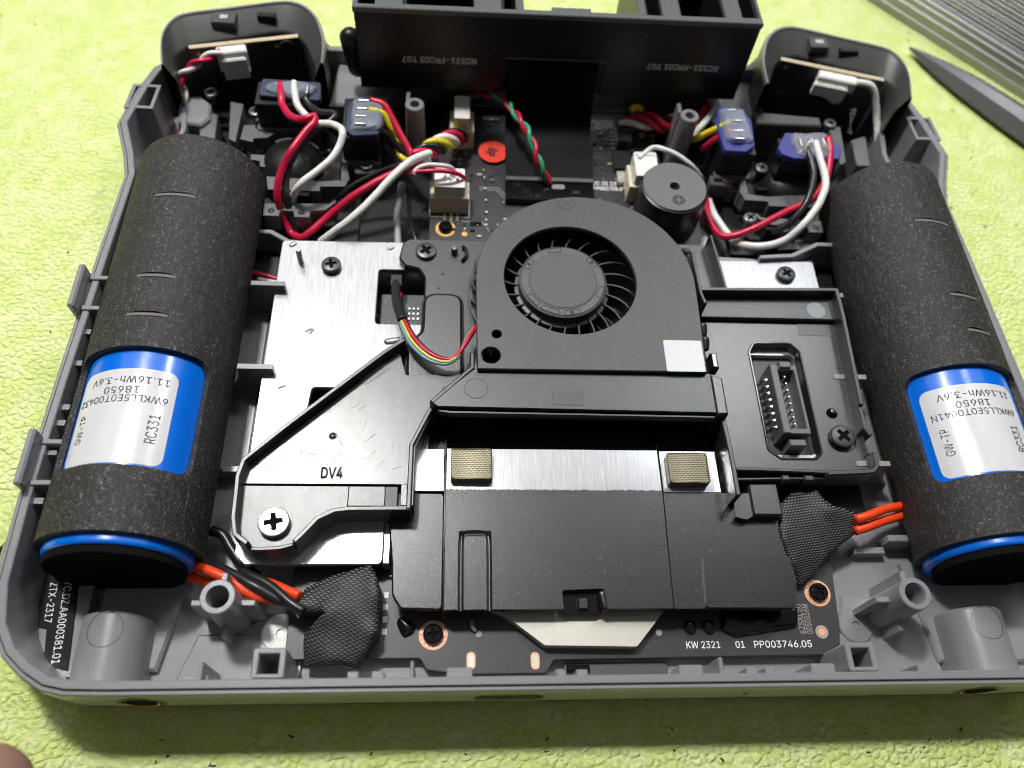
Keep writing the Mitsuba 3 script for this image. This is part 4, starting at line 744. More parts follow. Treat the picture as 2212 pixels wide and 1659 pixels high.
# ================================================================ stick modules
def stick(s, lab, boxes):
    g_ = thing('stick_module', lab, 'joystick')
    X = lambda a: -s*a
    def bar(key, pts, z0, z1, m='m_bracket', r=.15): add(key, prism(rnd([(X(x), y) for x, y in pts], r), z0, z1, .15), m, g_)
    bar('base', [(-62, 82), (-37, 82), (-37, 116), (-62, 116)], -12.5, -10.6, 'm_inner')
    for x0, x1, y0, y1 in boxes: bar('motor_box', [(x0, y0), (x1, y0), (x1, y1), (x0, y1)], -10.5, 1.0, 'm_inner', .3); bar('box_foot', [(x0-.4, y0-.9), (x1+.2, y0-.9), (x1+.2, y0+1), (x0-.4, y0+1)], -10, -4.6, 'm_bracket', .2)
    dome = lathe([(0, -3.4), (3.0, -3.8), (5.4, -5.2), (6.6, -7.2), (6.9, -10.4)], 40, (X(-50.5), 98.0, 0)); add('stick_dome', dome, 'm_inner', g_, smooth=40)
    add('dome_ridge', tube([(X(-50.5)+6*math.cos(t), 98+6*math.sin(t), -5.6) for t in np.linspace(.6, 2.2, 14)], .35, 6), 'm_bracket', g_)
    bar('bracket', [(-64, 112.9), (-61.4, 112.3), (-61.5, 101.6), (-62.8, 102.5)], -10, -4.6)
    bar('bracket', [(-60.6, 106.8), (-58.4, 106.9), (-58.3, 105.9), (-54.4, 105.8), (-54.5, 104.8), (-55.7, 103.6), (-58.3, 103.3), (-58.3, 102.3), (-60.8, 102.9)], -8, -5, 'm_bracket', .08)
    bar('bracket', [(-58.2, 98.9), (-54.0, 98.8), (-54.0, 95.8), (-56.1, 95.8), (-56.2, 97.2), (-58.1, 97.6)], -8, -5, 'm_bracket', .08)
    bar('rail', [(-54.5, 93.3), (-49.8, 93.1), (-44.2, 92.4), (-39.0, 93.1), (-39.5, 91.4), (-44.2, 91.2), (-44.2, 90.0), (-53.9, 90.0)], -8.5, -5, 'm_bracket', .08)
    bar('rail', [(-40.9, 105.6), (-39.7, 105.3), (-39.6, 97.7), (-38.8, 93.1), (-40.4, 93.1)], -9, -5, 'm_bracket', .08)
    bar('rail', [(-54.1, 86.4), (-42.0, 86.9), (-41.2, 88.0), (-40.8, 87.4), (-42.6, 85.4), (-45.4, 84.9), (-45.5, 83.4), (-48.2, 83.4), (-48.5, 84.8), (-50.9, 84.9), (-51.1, 83.5), (-53.9, 83.5)], -9, -5, 'm_bracket', .06)
    for x, y in ((-52.6, 84.7), (-47.0, 84.5)): add('rivet', lathe([(0, -4.95), (.4, -4.95), (.5, -4.85), (.62, -4.95)], 16, (X(x), y, 0)), 'm_chip', g_)
    bar('tray', [(-48.6, 101), (-41, 101), (-41, 94), (-48.6, 94)], -10.5, -7, 'm_inner', .3)
    bar('lug', [(-38.4, 98.6), (-33.6, 98.4), (-33.2, 95.8), (-38, 95.4)], -9, -5.6, 'm_bracket', .4)
    bar('lug', [(-58.6, 112.5), (-56.2, 111.8), (-56.0, 108.6), (-58.8, 108.6)], -8, -5.4, 'm_bracket', .3)
    bar('spring_arm', [(-70.2, 112), (-66.5, 110.5), (-66, 103), (-69, 103)], -10.5, -6, 'm_steel', .4)
    rr_ = random.Random(11+s)
    for i in range(16):
        x, y, z = X(-rr_.uniform(37, 62)), rr_.uniform(84, 114), rr_.uniform(-7.5, -4.2)
        if i % 3 == 0: add('solder_point', blob([(x, y, z), (x+.3, y+.2, z)], rr_.uniform(.25, .42), .05, i), 'm_tin', g_)
        else: add('spacer', bx(x, x+rr_.uniform(.8, 2.6), y, y+rr_.uniform(.5, 1.4), -10, z, .12), rr_.choice(('m_inner', 'm_inner', 'm_bracket')), g_)
    return g_
stick(-1, 'black thumb stick mechanism inside the shell, left of the back board', ((-57.4, -46, 106.2, 112.6), (-40.2, -33.2, 98.0, 109)))
stick(1, 'black thumb stick mechanism inside the shell, right of the back board', ((-57.2, -46, 96.4, 102.6), (-41.0, -34.2, 97.6, 109.4)))
add('spring', tube(helix([(63.3, 107.5, -1.5), (63.9, 111.5, 1.5)], .55, 8, 0), .13, 6, smooth=False), 'm_nickel', label='tiny coil spring standing near the right shoulder', category='spring')
for sx, sy, sz, lab in ((-58.9, 110.7, -5.4, 'silvery screw at the outer corner of the left stick mechanism'), (-45.7, 98.1, -6.9, 'screw inside the square tray of the left stick mechanism'), (-35.8, 97.3, -5.5, 'screw in the lug under the left block with three solder pads'), (-68.3, 115.2, -5, 'blurred screw just below the left shoulder board'),
                        (37.0, 97.2, -5.5, 'screw in the lug right of the buzzer'), (44.3, 99.8, -5, 'screw between the two glue covered boards on the right'), (39.8, 86.8, -5.6, 'screw above the long red wire on the right'), (61.7, 113.2, -4.6, 'blurred screw just below the right shoulder board')):
    screw(sx, sy, sz, 1.35, 'm_steel', rng.uniform(0, 90), lab, h=.8)

# ================================================================ glue covered solder boards
def gboard(lab, pts, z, m, pads, glue, gm='m_glue'):
    s = thing('solder_board', lab, 'circuit board')
    add('board', prism(rnd(pts, .6), z-1.2, z, .15), m, s)
    for x, y, a in pads: add('solder_pad', place(blob([(-.9, 0, 0), (.9, 0, 0)], [.34, .38], .05, int(abs(x)*3)), x, y, z+.85, a), 'm_tin', s)
    add('glue', blob(glue, [g_[3] for g_ in glue] if len(glue[0]) > 3 else .8, .16, int(abs(glue[0][0]))) if len(glue[0]) == 3 else blob([(a_[0], a_[1], a_[2]-.25) for a_ in glue], [a_[3]+.15 for a_ in glue], .5, int(abs(glue[0][0]))), gm, s, smooth=True)
    return s
gboard('blue board under cloudy glue on the far left, red, white and black wires soldered on', [(-56.6, 107.6), (-56.4, 112.4), (-45.0, 112.0), (-44.6, 106.8)], 2.0, 'm_blueboard_dull', [(-52.3, 109, 90), (-49.4, 109, 90), (-47.2, 108.6, 90)], [(-54.2, 109.6, 2.1, 1.0), (-46.8, 109.4, 2.1, 1.1), (-50, 110.6, 2.2, .9), (-50, 107.8, 2.2, 1.0)])
gboard('dull blue board under glue left of the grey post, red and yellow wires leaving it', [(-39.4, 99.2), (-39.3, 106.3), (-37.2, 108.8), (-33.0, 108.0), (-32.1, 102.3), (-33.1, 98.3), (-37.8, 97.7)], 2.0, 'm_blueboard_dull', [(-36.2, 106.2, 0), (-36.4, 104.0, 0), (-36.5, 101.9, 0), (-36.5, 99.8, 0)], [(-37.4, 99.6, 2.0, .9), (-37.3, 106.6, 2.0, 1.0), (-33.4, 106.2, 2.2, .8), (-33.6, 100.4, 2.2, .9)])
gboard('blue board under glue right of the buzzer post, a yellow wire entering it', [(34.6, 109.8), (39.4, 109.3), (41, 106.1), (40.4, 98.9), (38.4, 97.2), (34.0, 97.3), (33.6, 105.0)], 2.2, 'm_blueboard', [(36.6, 107.6, 0), (37.4, 104.6, 0), (37.2, 101.8, 0), (37.0, 99.6, 0)], [(35.6, 107.6, 2.3, 1.1), (38.8, 107.2, 2.3, 1.1), (39.2, 100.4, 2.3, 1.1), (35.8, 100.6, 2.3, 1.0)])
gboard('bright blue board under glue at the far right, three wires hanging from it', [(45.0, 98.8), (47.3, 103.0), (56.2, 102.8), (58.0, 98.9), (57.2, 96.2), (47.7, 95.9), (45.4, 97.0)], 2.2, 'm_blueboard', [(49.4, 99.4, 90), (51.8, 99.6, 90), (54.2, 99.6, 90)], [(49.2, 101.4, 2.3, 1.0), (54.8, 101.4, 2.3, 1.1), (49.4, 97.6, 2.3, 1.0), (54.4, 97.6, 2.3, 1.0), (52, 99.5, 2.9, 1.0)], 'm_glue_clear')

# ================================================================ shoulder boards with their plugs
def shoulder(s, p0, p1, plugpts, lab, plab):
    b = thing('shoulder_board', lab, 'circuit board'); d = np.array(p1, float)-np.array(p0, float); L = np.linalg.norm(d); ang = math.degrees(math.atan2(d[1], d[0]))
    def up(m): return place(m, p0[0], p0[1], 0, ang)
    add('board', up(bx(0, L, -1.0, 0, -11, 2.9, .05)), 'm_pcb', b); add('edge', up(bx(0, L, -1.02, .02, 2.9, 3.15, .03)), 'm_pcb_edge', b)
    for x, z in ((2.4, -5.4), (L-2.6, 1.4)):
        r_ = lathe([(0, 0), (.5, 0), (.55, .4), (1.3, .4), (1.5, .2), (1.5, -.2)], 24); v = r_.vertices; r_.vertices = np.c_[x+v[:, 0], -1.0-v[:, 2], z+v[:, 1]]; add('screw', up(r_), 'm_screw', b)
    for x, z in ((1.5, 1.7), (L-4.6, 1.6)):
        q = prism(disc(0, 0, .45), 0, .12, 0); v = q.vertices; q.vertices = np.c_[x+v[:, 0], -1.0-v[:, 2], z+v[:, 1]]; add('copper_dot', up(q), 'm_gold', b)
    pl_ = thing('wire_plug', plab, 'connector')
    for key, (x0, x1, y0, y1, z0, z1) in plugpts: add(key, up(bx(x0, x1, y0, y1, z0, z1, .3)), 'm_white', pl_)
    add('hot_glue', up(blob([((plugpts[0][1][0]+plugpts[0][1][1])/2-1.6, -2.4, -.9), ((plugpts[0][1][0]+plugpts[0][1][1])/2+1.4, -2.6, -1.6)], [1.2, 1.6], .2, 6)), 'm_white', pl_)
shoulder(-1, (-71.4, 119.6), (-50.7, 124.6), [('plug', (5.0, 10.8, -3.2, -1.0, -1.4, 3.0)), ('collar', (5.6, 10.4, -4.0, -3.0, -2.8, 1.8))], 'dark circuit board standing inside the left shoulder', 'white plug with glue on the left shoulder board, red wire entering')
shoulder(1, (50.4, 124.6), (71.8, 119.4), [('plug', (8.4, 16.4, -3.4, -1.0, .4, 2.9)), ('collar', (8.0, 15.0, -4.2, -3.0, -1.2, 1.6))], 'dark circuit board standing inside the right shoulder', 'white plug with glue on the right shoulder board, white wire leaving')

# ================================================================ wires, each its own thing
def wire(pts, r, c, lab, sm=True, group=None):
    if sm: pts = spline(pts, .5); q = np.array(pts)*.55+len(lab); pts = pts+.16*np.stack([meshkit.fbm(q+[k*9.1, 0, 0], 2, k)-.5 for k in range(3)], 1); sm = False
    k = add('wire', tube(pts, r, 12, sm), 'm_wire_'+c, smooth=True, label=lab, category='wire')
    if group: labels[k]['group'] = group
    return k
wire([(-52.7, 110.5, 2.5), (-52.0, 106.9, 2.8), (-51.6, 104.7, 2.5), (-49.9, 101.4, 3.0), (-47.8, 99.2, 4.0), (-45.9, 98.5, 5.0), (-44.7, 99.2, 5.0), (-44.6, 98.1, 4.5), (-46.0, 96.3, 4.0), (-48.3, 92.4, 3.0), (-50.0, 90.3, 1.0), (-51.0, 87.9, -1.0), (-51.3, 86.3, -3.0), (-50.9, 85.3, -6.0), (-50.2, 84.2, -8.0), (-49.1, 82.6, -9.0), (-47.2, 81.4, -8.5), (-45.4, 82.0, -7.5), (-42.0, 84.8, -6.0), (-37.1, 87.5, -3.0), (-31.1, 90.5, -1.0), (-27.2, 92.1, 0.0), (-25.5, 93.2, 0.5), (-24.1, 95.3, 0.0)], .72, 'red', 'long thick red wire looping from the far left glue board to the twisted bundle')
wire([(-50.1, 111.0, 2.5), (-49.3, 106.8, 2.8), (-48.6, 104.5, 2.4), (-47.4, 103.0, 2.0), (-45.6, 101, 2.0), (-44.1, 99.9, 2.6), (-41.8, 98.9, 3.5), (-40.0, 97.5, 4.0), (-39.3, 96.0, 4.0), (-39.8, 94.1, 3.0), (-41.4, 91.2, 2.0), (-44.2, 88.8, 1.0), (-46.7, 86.8, 0.0), (-48.4, 87.0, -3.0), (-49.6, 89.2, -8.0)], .68, 'white', 'white wire from the far left glue board curling down in an S')
wire([(-47.6, 107.1, 2.4), (-46.5, 105.3, 2.0), (-44.3, 103.1, 2.5), (-41.8, 102.4, 3.0), (-41.3, 101.6, 3.0), (-42.9, 99.9, 2.5), (-45.9, 97.2, 2.0), (-48.3, 93.3, 1.0), (-49.7, 90.2, -1.0), (-49.8, 86.9, -3.0), (-49.4, 85.4, -6.0), (-48.5, 83.7, -8.0), (-48.2, 82.9, -10.0)], .68, 'black', 'thick black wire running beside the long red wire on the left')
wire([(-23.2, 94.9, 1.0), (-25.1, 93.4, 1.5), (-26.8, 92.1, 1.5), (-29.6, 89.0, 1.0), (-33.8, 84.4, -1.0), (-37.7, 81.2, -3.0), (-41.8, 79.8, -6.0), (-43.5, 80.0, -8.0)], .75, 'white', 'thick white wire running from the twisted bundle down to the edge of the bright plate')
wire([(-27.5, 93.3, 0.0), (-28.8, 92.6, 0.0), (-33.0, 92.3, -2.0), (-37.9, 90.7, -4.0), (-41.2, 88.6, -6.0), (-42.7, 88.9, -9.0)], .5, 'black', 'thin black wire lying just behind the diagonal red wire')
wire([(-35.1, 106.8, 2.6), (-32.6, 106.0, 2.5), (-31.3, 104.5, 1.5), (-29.7, 102.1, 0.0), (-27.3, 98.4, -2.0), (-26.2, 96.5, -2.5)], .68, 'red', 'red wire slanting down in front of the left grey post')
wire([(-35.2, 104.1, 2.6), (-32.5, 103.9, 2.0), (-31.2, 102.6, 0.0), (-29.7, 101.7, -2.0), (-29.7, 99.6, -3.0), (-28.5, 97.7, -3.5), (-26.6, 96.3, -3.0)], .62, 'yellow', 'yellow wire under the slanting red wire by the left grey post')
wire([(-33.4, 99.7, 2.0), (-31.3, 100.1, 0.0), (-29.4, 99.2, -2.0), (-27.4, 98.1, -3.0), (-25.7, 96.4, -3.0)], .6, 'black', 'short black wire under the slanting red and yellow wires')
axis = [(-25.8, 94.4, -.5), (-23.3, 97.9, -1.2), (-21.2, 100.2, -1.8), (-19.1, 103.1, -3.0), (-17.5, 106.7, -5.5)]
for c, ph, lab in (('yellow', 0, 'yellow wire coiled round the twisted bundle left of the round sticker'), ('black', .25, 'black wire coiled round the twisted bundle left of the round sticker'), ('red', .5, 'red wire coiled round the twisted bundle left of the round sticker'), ('white', .75, 'white wire coiled round the twisted bundle left of the round sticker')):
    wire(helix(axis, 1.35, 1.7, ph+.1), .68, c, lab, False)
wire([(-26.1, 90.1, 0.0), (-25.6, 91.0, 0.6), (-23.5, 91.6, 1.2), (-19.8, 92.4, .2), (-18.6, 93.0, -1.4)], .45, 'white', 'thin white wire entering the plug left of the fan')
wire([(-26.5, 90.1, 0.0), (-25.8, 90.6, 0.3), (-22.4, 90.8, 0.6), (-19.5, 91.0, 0.3), (-17.4, 91.5, -1.0), (-16.6, 91.6, -2.0)], .42, 'red', 'thin red wire entering the plug left of the fan')
axis = [(-15.8, 115.5, -2.6), (-13.3, 115.9, -2.2), (-9.1, 112.5, -.6), (-6.8, 107.5, 0.4), (-4.7, 103.7, 0.2), (-3.2, 100.6, -1.0), (-1.9, 97.6, -3.0), (-0.4, 96.5, -5.6), (0.6, 96.0, -7.2)]
for c, ph, lab in (('green', 0, 'green wire of the twisted pair crossing the flat cable'), ('red', .5, 'red wire of the twisted pair crossing the flat cable')): wire(helix(axis, .46, 4.2, ph), .44, c, lab, False)
wire([(18.0, 98.6, -2.0), (21.1, 101.3, -1.6), (23.6, 100.4, -1.2), (26.1, 99.3, -1.6), (29.0, 98.1, -3.0), (31.7, 98.2, -6.0), (33.2, 99.6, -9.0)], .5, 'white', 'thin white wire arching over the top of the buzzer')
axis = [(16.6, 111.6, -6.5), (19.6, 112.0, -5.0), (22.5, 111.6, -4.0), (25.4, 110.8, -4.0), (28.7, 113.1, -5.0), (31.7, 116.9, -7.0)]
for c, ph, lab in (('red', 0, 'red wire in the twisted bundle behind the buzzer, frontmost strand'), ('white', .25, 'white wire in the twisted bundle behind the buzzer'), ('black', .5, 'black wire in the twisted bundle behind the buzzer'), ('red', .75, 'second red wire in the twisted bundle behind the buzzer')): wire(helix(axis, 1.2, 1.5, ph+.4), .66, c, lab, False)
wire([(18.2, 113.8, -3.4), (19.4, 114.4, -3.0), (20.6, 114.2, -3.6)], .8, 'yellow', 'short yellow loop at the left end of the bundle behind the buzzer')
wire([(32.0, 110.1, -4.0), (33.4, 113.6, -3.0), (36.5, 118.8, -4.0), (39.2, 123.8, -6.0)], .66, 'red', 'red wire rising behind the right grey post')
wire([(30.6, 107.2, -4.0), (32.1, 108.3, -2.0), (34.9, 112.2, -2.0), (38.6, 119.3, -4.0), (40.8, 124.3, -6.0)], .72, 'white', 'thick white wire rising behind the right grey post')
wire([(30.0, 106.6, -4.0), (30.7, 105.0, -2.0), (32.1, 104.7, -0.5), (34.6, 104.3, 1.8), (36.4, 104.8, 2.8)], .68, 'yellow', 'yellow wire entering the glue board right of the buzzer post')
wire([(32.3, 104.1, -4.0), (32.9, 103.3, -2.0), (34.1, 102.5, 0.6), (36.3, 102.2, 2.7)], .68, 'red', 'short red wire entering the glue board below the yellow wire')
wire([(50.4, 99.4, 2.6), (50.6, 97.3, 2.6), (51.0, 93.2, 2.0), (50.2, 89.2, 1.2), (48.6, 85.8, -.2), (46.2, 83.6, -2.6), (43.4, 83.0, -5.0)], .68, 'black', 'black wire hanging from the bright blue board on the right')
wire([(52.3, 99.6, 3.2), (52.7, 96.6, 2.7), (53.1, 92.4, 2.0), (52.5, 88.8, 2.0), (50.7, 85.0, 1.0), (47.8, 81.7, -1.0), (45.1, 80.4, -4.0), (41.7, 80.5, -6.0), (38.7, 81.4, -7.0), (37.0, 83.2, -8.0), (36.3, 85.8, -9.0), (34.4, 90.5, -9.0), (33.2, 93.9, -8.0)], .72, 'white', 'long white wire sweeping from the bright blue board down and round to the buzzer')
wire([(55.3, 100.9, 3.2), (55.2, 97.2, 2.4), (54.3, 92.9, 1.0), (52.4, 89.8, 0.0), (50.0, 87.6, -1.0), (45.9, 86.0, -2.0), (40.4, 83.7, -4.0), (36.3, 82.9, -6.0), (34.0, 83.7, -7.0), (32.7, 86.7, -7.5), (32.3, 90.3, -7.5), (32.8, 94.5, -8.0)], .7, 'red', 'long red wire sweeping from the bright blue board across to the buzzer')
axis = [(-64.9, 118.4, 3.0), (-69.1, 116.4, 2.0), (-73.1, 115.4, -1.0), (-73.2, 113.6, -4.0), (-73.4, 111.8, -6.0), (-73.6, 109.6, -8.0), (-73.9, 107.4, -10.0)]
for c, ph, lab in (('red', 0, 'red wire of the twisted pair leaving the left shoulder plug'), ('white', .5, 'white wire of the twisted pair leaving the left shoulder plug')): wire(helix(axis, .5, 3.0, ph), .5, c, lab, False)
wire([(65.6, 118.9, 2.2), (69.2, 118.0, 2.0), (71.2, 116.6, -1.0), (72.4, 114.7, -4.0), (72.9, 112.2, -6.0), (73.2, 110.1, -8.0), (73.6, 107.1, -10.0)], .72, 'white', 'white wire dropping from the right shoulder plug')
fc = [(-28.2, 66.5, -5.5), (-28.0, 62.4, -3.5), (-26.8, 57.9, -2.0), (-24.8, 53.5, -1.2), (-22.0, 50.6, -.9), (-19.2, 49.8, -.9), (-17.4, 50.8, -.4), (-16.2, 53.2, 0.0), (-14.7, 56.6, -1.0)]
for c, dx, dz, lab in (('blue', -.42, -.05, 'thin blue strand of the fan cable, outermost of four'), ('lime', -.1, .2, 'thin yellow green strand of the fan cable'), ('red', .32, .3, 'thin red strand of the fan cable'), ('black', .62, 0, 'thin black strand of the fan cable, innermost of four')):
    wire([(x+dx*(1 if i < 6 else .4), y+(dx*.9 if 2 < i < 7 else 0), z+dz) for i, (x, y, z) in enumerate(fc)], .29 if c != 'red' else .36, c, lab)
add('sleeve', tube([(-28.8, 69.8, -6.3), (-28.6, 66.5, -5.0), (-28.0, 62.4, -3.3), (-26.95, 58.4, -1.9)], .85, 14), 'm_chip', smooth=True, label='black heat shrink sleeve over the fan cable in the plate opening', category='sleeve')
add('fan_plug', bx(-29.8, -27.6, 68.4, 71.0, -8, -5.4, .2), 'm_inner', label='small black fan plug deep in the square opening of the bright plate', category='connector')
wire([(-56.4, 17.5, -7.0), (-54.5, 16.9, -6.0), (-52.2, 15.9, -5.5), (-49.9, 14.8, -5.5), (-47.1, 13.1, -6.0), (-45.0, 12.6, -6.5), (-43.3, 12.3, -7.0)], .75, 'orange', 'orange red lead from the left battery passing behind the hollow post')
wire([(-57.9, 16.9, -8.0), (-55.9, 16.0, -8.0), (-54.1, 15.4, -8.0), (-51.5, 15.5, -7.5)], .72, 'orange', 'lower orange red lead close to the end of the left battery')
wire([(-45.6, 15.5, -8.0), (-43.5, 14.4, -7.0), (-40.0, 12.7, -6.0)], .75, 'orange', 'short orange red lead entering the lower left tape wrap')
wire([(-52.8, 17.5, -7.0), (-50.6, 16.3, -6.0), (-46.6, 14.1, -5.0), (-43.4, 12.3, -5.5), (-40.4, 11.3, -6.0)], .72, 'black', 'black battery lead lying over the orange leads, front one')
wire([(-49.1, 16.6, -7.0), (-46.8, 15.5, -6.0), (-44.1, 14.0, -5.5), (-41.3, 11.7, -5.0), (-39.0, 10.2, -5.0)], .72, 'black', 'black battery lead lying over the orange leads, back one')
wire([(-54.9, 23.6, -9.0), (-53.2, 23.0, -9.0), (-51.8, 21.2, -9.0), (-49.8, 18.6, -9.0), (-47.0, 16.4, -8.6)], .8, 'black', 'black lead curving down beside the corner of the left tray')
wire([(46.0, 24.3, -5.0), (48.3, 24.9, -5.0), (51.8, 26.4, -6.0), (55.8, 27.4, -7.0), (58.3, 28.3, -8.0)], .75, 'orange', 'upper orange lead between the right tape wrap and the right battery')
wire([(46.0, 22.7, -6.0), (48.6, 23.5, -6.0), (51.9, 24.8, -7.0), (56.5, 26.3, -8.0), (58.7, 27.1, -9.0)], .75, 'orange', 'lower orange lead between the right tape wrap and the right battery')
wire([(-57.5, 75.2, -12), (-55, 74.8, -11.5), (-51, 74.0, -12)], .5, 'red', 'bit of red wire showing between the left battery and the bright plate'); wire([(-55, 73.9, -12), (-51, 73.2, -12)], .45, 'white', 'bit of white wire showing between the left battery and the bright plate')
wire([(-28.6, 92.0, -4), (-29.4, 86, -8), (-29.0, 80.5, -9), (-28.0, 77, -9.5)], .7, 'grey', 'grey wire hanging down to the edge of the bright plate')
wire([(-27.2, 90.5, -3), (-27.0, 86, -6), (-26.0, 82, -8), (-23.8, 77.8, -8.5)], .42, 'black', 'thin glossy black wire curving down to the mount plate')
wire([(31.4, 84.5, -9), (30.4, 81, -9), (29.8, 77.5, -9)], .8, 'white', 'short white wire under the front right of the buzzer')

# ================================================================ cloth tape wraps
def cloth(lab, top, base_z, dens, rot):
    """A crumpled patch: outline points with heights round a raised middle, thickened."""
    pts = np.array(top, float); c, s = math.cos(math.radians(rot)), math.sin(math.radians(rot))
    poly = Polygon(pts[:, :2]); vs, fs = trimesh.creation.triangulate_polygon(poly.segmentize(.9), engine='earcut')
    q = refine(trimesh.creation.extrude_polygon(poly, 1.0, engine='earcut'), .7); v = q.vertices.copy(); from_top = v[:, 2]
    d = np.linalg.norm(v[:, None, :2]-pts[None, :, :2], axis=2); w = 1/(d**2+.35); h = (w*pts[:, 2]).sum(1)/w.sum(1)
    h = h+0.16*np.sin(v[:, 0]*.9+v[:, 1]*.5)+.2*(meshkit.fbm(np.c_[v[:, :2]*.5, np.zeros(len(v))], 3, 8)-.5)
    edge = np.array([poly.exterior.distance(Point(a)) for a in v[:, :2]]); h = h-.5*np.exp(-edge/.5)
    z = np.where(from_top > .5, h, np.minimum(base_z, h-.4)) if True else h
    z = h-(1-from_top)*np.maximum(h-base_z, .4)
    q.vertices = np.c_[v[:, :2], z]; uv = np.c_[(c*v[:, 0]+s*v[:, 1]), (-s*v[:, 0]+c*v[:, 1])+0.6*z]*dens
    return add('tape_wrap', q, 'm_tape', smooth=True, uv=uv, label=lab, category='tape')
cloth('black ribbed cloth tape wrapped round the lead joint at the lower left', [(-40.6, 11.6, -6), (-39.6, 14.4, -7.4), (-36.5, 15.6, -6.2), (-30.2, 17.4, -5.6), (-28.9, 15.2, -4.4), (-28.4, 12.6, -4.2), (-28.6, 7.4, -5), (-30.2, 4.8, -6.2), (-31.4, 3.2, -8), (-33.4, 3.8, -7.0), (-39.0, 3.6, -9), (-39.3, 8, -8.6), (-36, 10.4, -4.6), (-40.4, 10.6, -6)], -9.8, [1.0, 3.1], -4)
cloth('black woven cloth tape wrapped round the lead joint beside the right battery', [(37.2, 29.6, -5), (33.9, 26.6, -4.6), (33.2, 21.4, -4.5), (34.3, 18.0, -5.5), (36.2, 14.6, -8), (38.6, 16.2, -7.6), (41.5, 19.4, -6.4), (46.5, 22.6, -6.4), (46.8, 25.6, -4.8), (44.6, 26.4, -4.6), (42.2, 26.2, -3.4), (40.6, 29.2, -4.2)], -9.6, [1.9, 2.3], 8)

# ================================================================ flat cable at the lower left, small labels
FL = thing('flat_cable', 'black flat cable with white printed numbers at the lower left corner', 'cable')
fl = rnd([(-77.4, 21), (-72.4, 21), (-72.8, 16.5), (-71.3, 3.2), (-74.8, 4.1), (-75.6, 9.0), (-77.4, 9.4)], .1)
add('strip', prism(fl, -9.2, -9.0, .03), 'm_film', FL)
for t, x, y, h, w in (('YC.DZ.AA000381.01', -73.7, 10.1, 1.1, 11.8), ('ZTX-2317', -75.9, 12.8, 1.05, 5.8)): add('print', place(fit(text(t, h, .05), w), x, y, -9.0, -85), 'm_silk', FL, smooth=False)
add('support', prism(rnd([(-77.6, 22), (-70.8, 22), (-70.2, 2.4), (-73.5, 2.6), (-77, 7)], .3), -14, -9.25, .3), 'm_shell', SH)
CW = thing('clip_wire', 'thin bright wire clip poking out beside the left battery end', 'clip')
add('wire', tube([(-73.4, 21.6, -3), (-75.2, 19.8, -3.2), (-73.4, 18.3, -3.2)], .12, 6, False), 'm_tin', CW)
NL = thing('name_plate', 'small pale grey sticker with faint print under the wires by the right battery', 'sticker')
add('plate', prism([(47.2, 86.0), (54.6, 86.2), (52.6, 81.9), (45.4, 81.4)], -8.2, -8.0, .02), 'm_shell', NL)
for i in range(2): add('print_line', cat(*[bx(48.6+j*.62-i*.8, 48.6+j*.62-i*.8+.4, 84.6-i*1.5, 85.1-i*1.5, -8, -7.93, 0) for j in range(7)]), 'm_chip', NL)

# ================================================================ things lying on the mat behind, and the finger
ST = thing('sheet_stack', 'thick stack of grey metal sheets at the upper right, edges ribbed', 'metal stack')
d = np.array([0.647, -0.7625]); nrm = np.array([0.7625, 0.647]); o = np.array([89.0, 171.5])
def stackbar(key, a0, z0, z1, b, m='m_sheet'):
    q = [o+d*t+nrm*u for t, u in ((-160, a0), (140, a0), (140, 62), (-160, 62))]; add(key, prism(Polygon(q), z0, z1, b), m, ST, raw=True)
for i, (a0, z0, z1) in enumerate(((0, -13.95, -11.6), (.15, -11.55, -9.3), (.45, -9.25, -7.5), (.9, -7.45, -6.2))): stackbar('sheet', a0, z0, z1, .35)
lev, z = 1.5, -6.15
for i in range(16):
    th = (.42, .5, .62, .38, .55)[i % 5]; lev += (.32, .75, .2, .55, .42, .1, .8)[i % 7]; stackbar('sheet', lev, z, z+th, .16); stackbar('sheet', lev+.7, z+th+.01, z+th+.2, .02, 'm_sheet_dark'); z += th+.22
stackbar('wrapper', lev+1.8, z, z+1.2, .3, 'm_white')
BT = thing('pointed_tool', 'slim grey pointed tool lying on the mat in front of the metal stack', 'tool')
tip, dirv = np.array([94.3, 150.9]), np.array([18.2, -24.0]); L_ = np.linalg.norm(dirv); dirv /= L_; sd = np.array([-dirv[1], dirv[0]])
V, F = [], []
for s in (0, 4, 10, 18, 30, 60):
    w = .15+4.7*(1-math.exp(-s/12)); h = .5+3.4*(1-math.exp(-s/12)); b = tip+dirv*s
    for a, z in ((-w, -12.6), (-w*.55, -12.6+h*.8), (0.05*w, -12.6+h), (w, -12.8+h*.55), (w, -12.9)): q = b+sd*a; V.append((q[0], q[1], z))
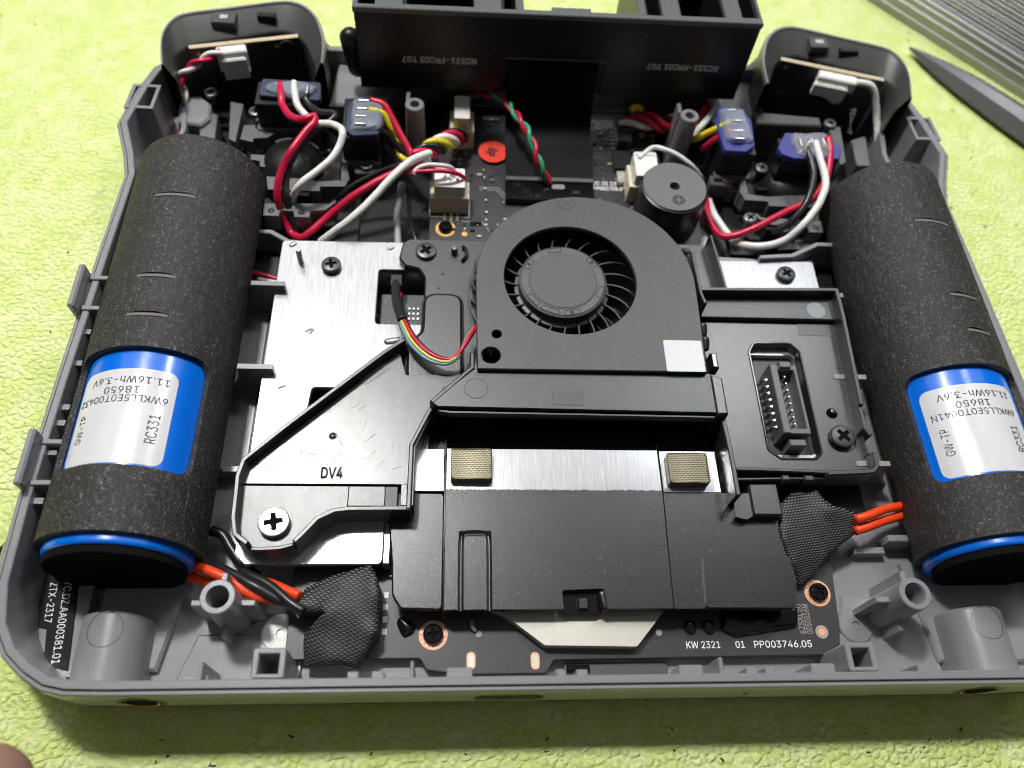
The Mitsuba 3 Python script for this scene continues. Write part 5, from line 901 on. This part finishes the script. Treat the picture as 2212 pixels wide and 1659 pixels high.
for i in range(5):
    for j in range(5): a, b_ = i*5+j, i*5+(j+1) % 5; F += [(a, b_, b_+5), (a, b_+5, a+5)]
F += [(0, 2, 1), (0, 3, 2), (0, 4, 3), (25, 26, 27), (25, 27, 28), (25, 28, 29)]
g = trimesh.Trimesh(V, F, process=False); g.fix_normals(); add('arm', g, 'm_greytool', BT, smooth=20, raw=True)
fg = thing('finger', 'out of focus fingertip reaching in at the lower left corner', 'finger')
sp = lambda p, r: trimesh.creation.icosphere(3, r).apply_translation(p)
chain = [((-71.2, -13.0, 6), 5.6), ((-76, -19, 8), 7.2), ((-90, -36, 16), 8.6), ((-108, -58, 28), 9.4)]
fm = m3.Manifold.batch_boolean([m3.Manifold.batch_hull([mtri(sp(*chain[i])), mtri(sp(*chain[i+1]))]) for i in range(3)], m3.OpType.Add).refine_to_length(1.2)
add('skin', trimesh.smoothing.filter_taubin(tri(fm), iterations=12), 'm_skin', fg, smooth=True)
nl = trimesh.creation.icosphere(3, 1.0); nl.vertices = nl.vertices*[4.2, 5.2, 1.0]; nl = place(nl, -75.2, -18.2, 12.6, 140); add('nail', nl, 'm_skin', fg, smooth=True)

# fine dust on the upper faces
du = []
for poly, z, n_ in ((cover_plan, 2.0, 34), (sbox(-18, 40.6, 23, 47), 1.0, 16), (sbox(-18.8, 10.8, 14.5, 28.4), -5.0, 46), (sbox(15.6, 18.5, 33, 28), -5.25, 16), (sbox(-28, 62, -24, 78).union(sbox(-23, 48, -17.5, 64)), -3.7, 14), (sbox(27, 36, 33, 60), -4.2, 12), (Polygon([(-47, 30), (-26, 30), (-26, 45), (-34, 44)]), -3.2, 16)):
    x0, y0, x1, y1 = poly.bounds; k = 0
    while k < n_:
        x, y = rng.uniform(x0, x1), rng.uniform(y0, y1)
        if not poly.contains(Point(x, y)): continue
        q = trimesh.creation.icosphere(0, rng.uniform(.035, .085)); q.apply_scale([1, rng.uniform(.6, 1.6), .5]); q.apply_translation([x, y, z]); du.append(q); k += 1
add('dust', cat(*du), 'm_wire_grey', smooth=False, label='fine pale dust specks on the black plastic and metal covers', category='dust', kind='stuff')
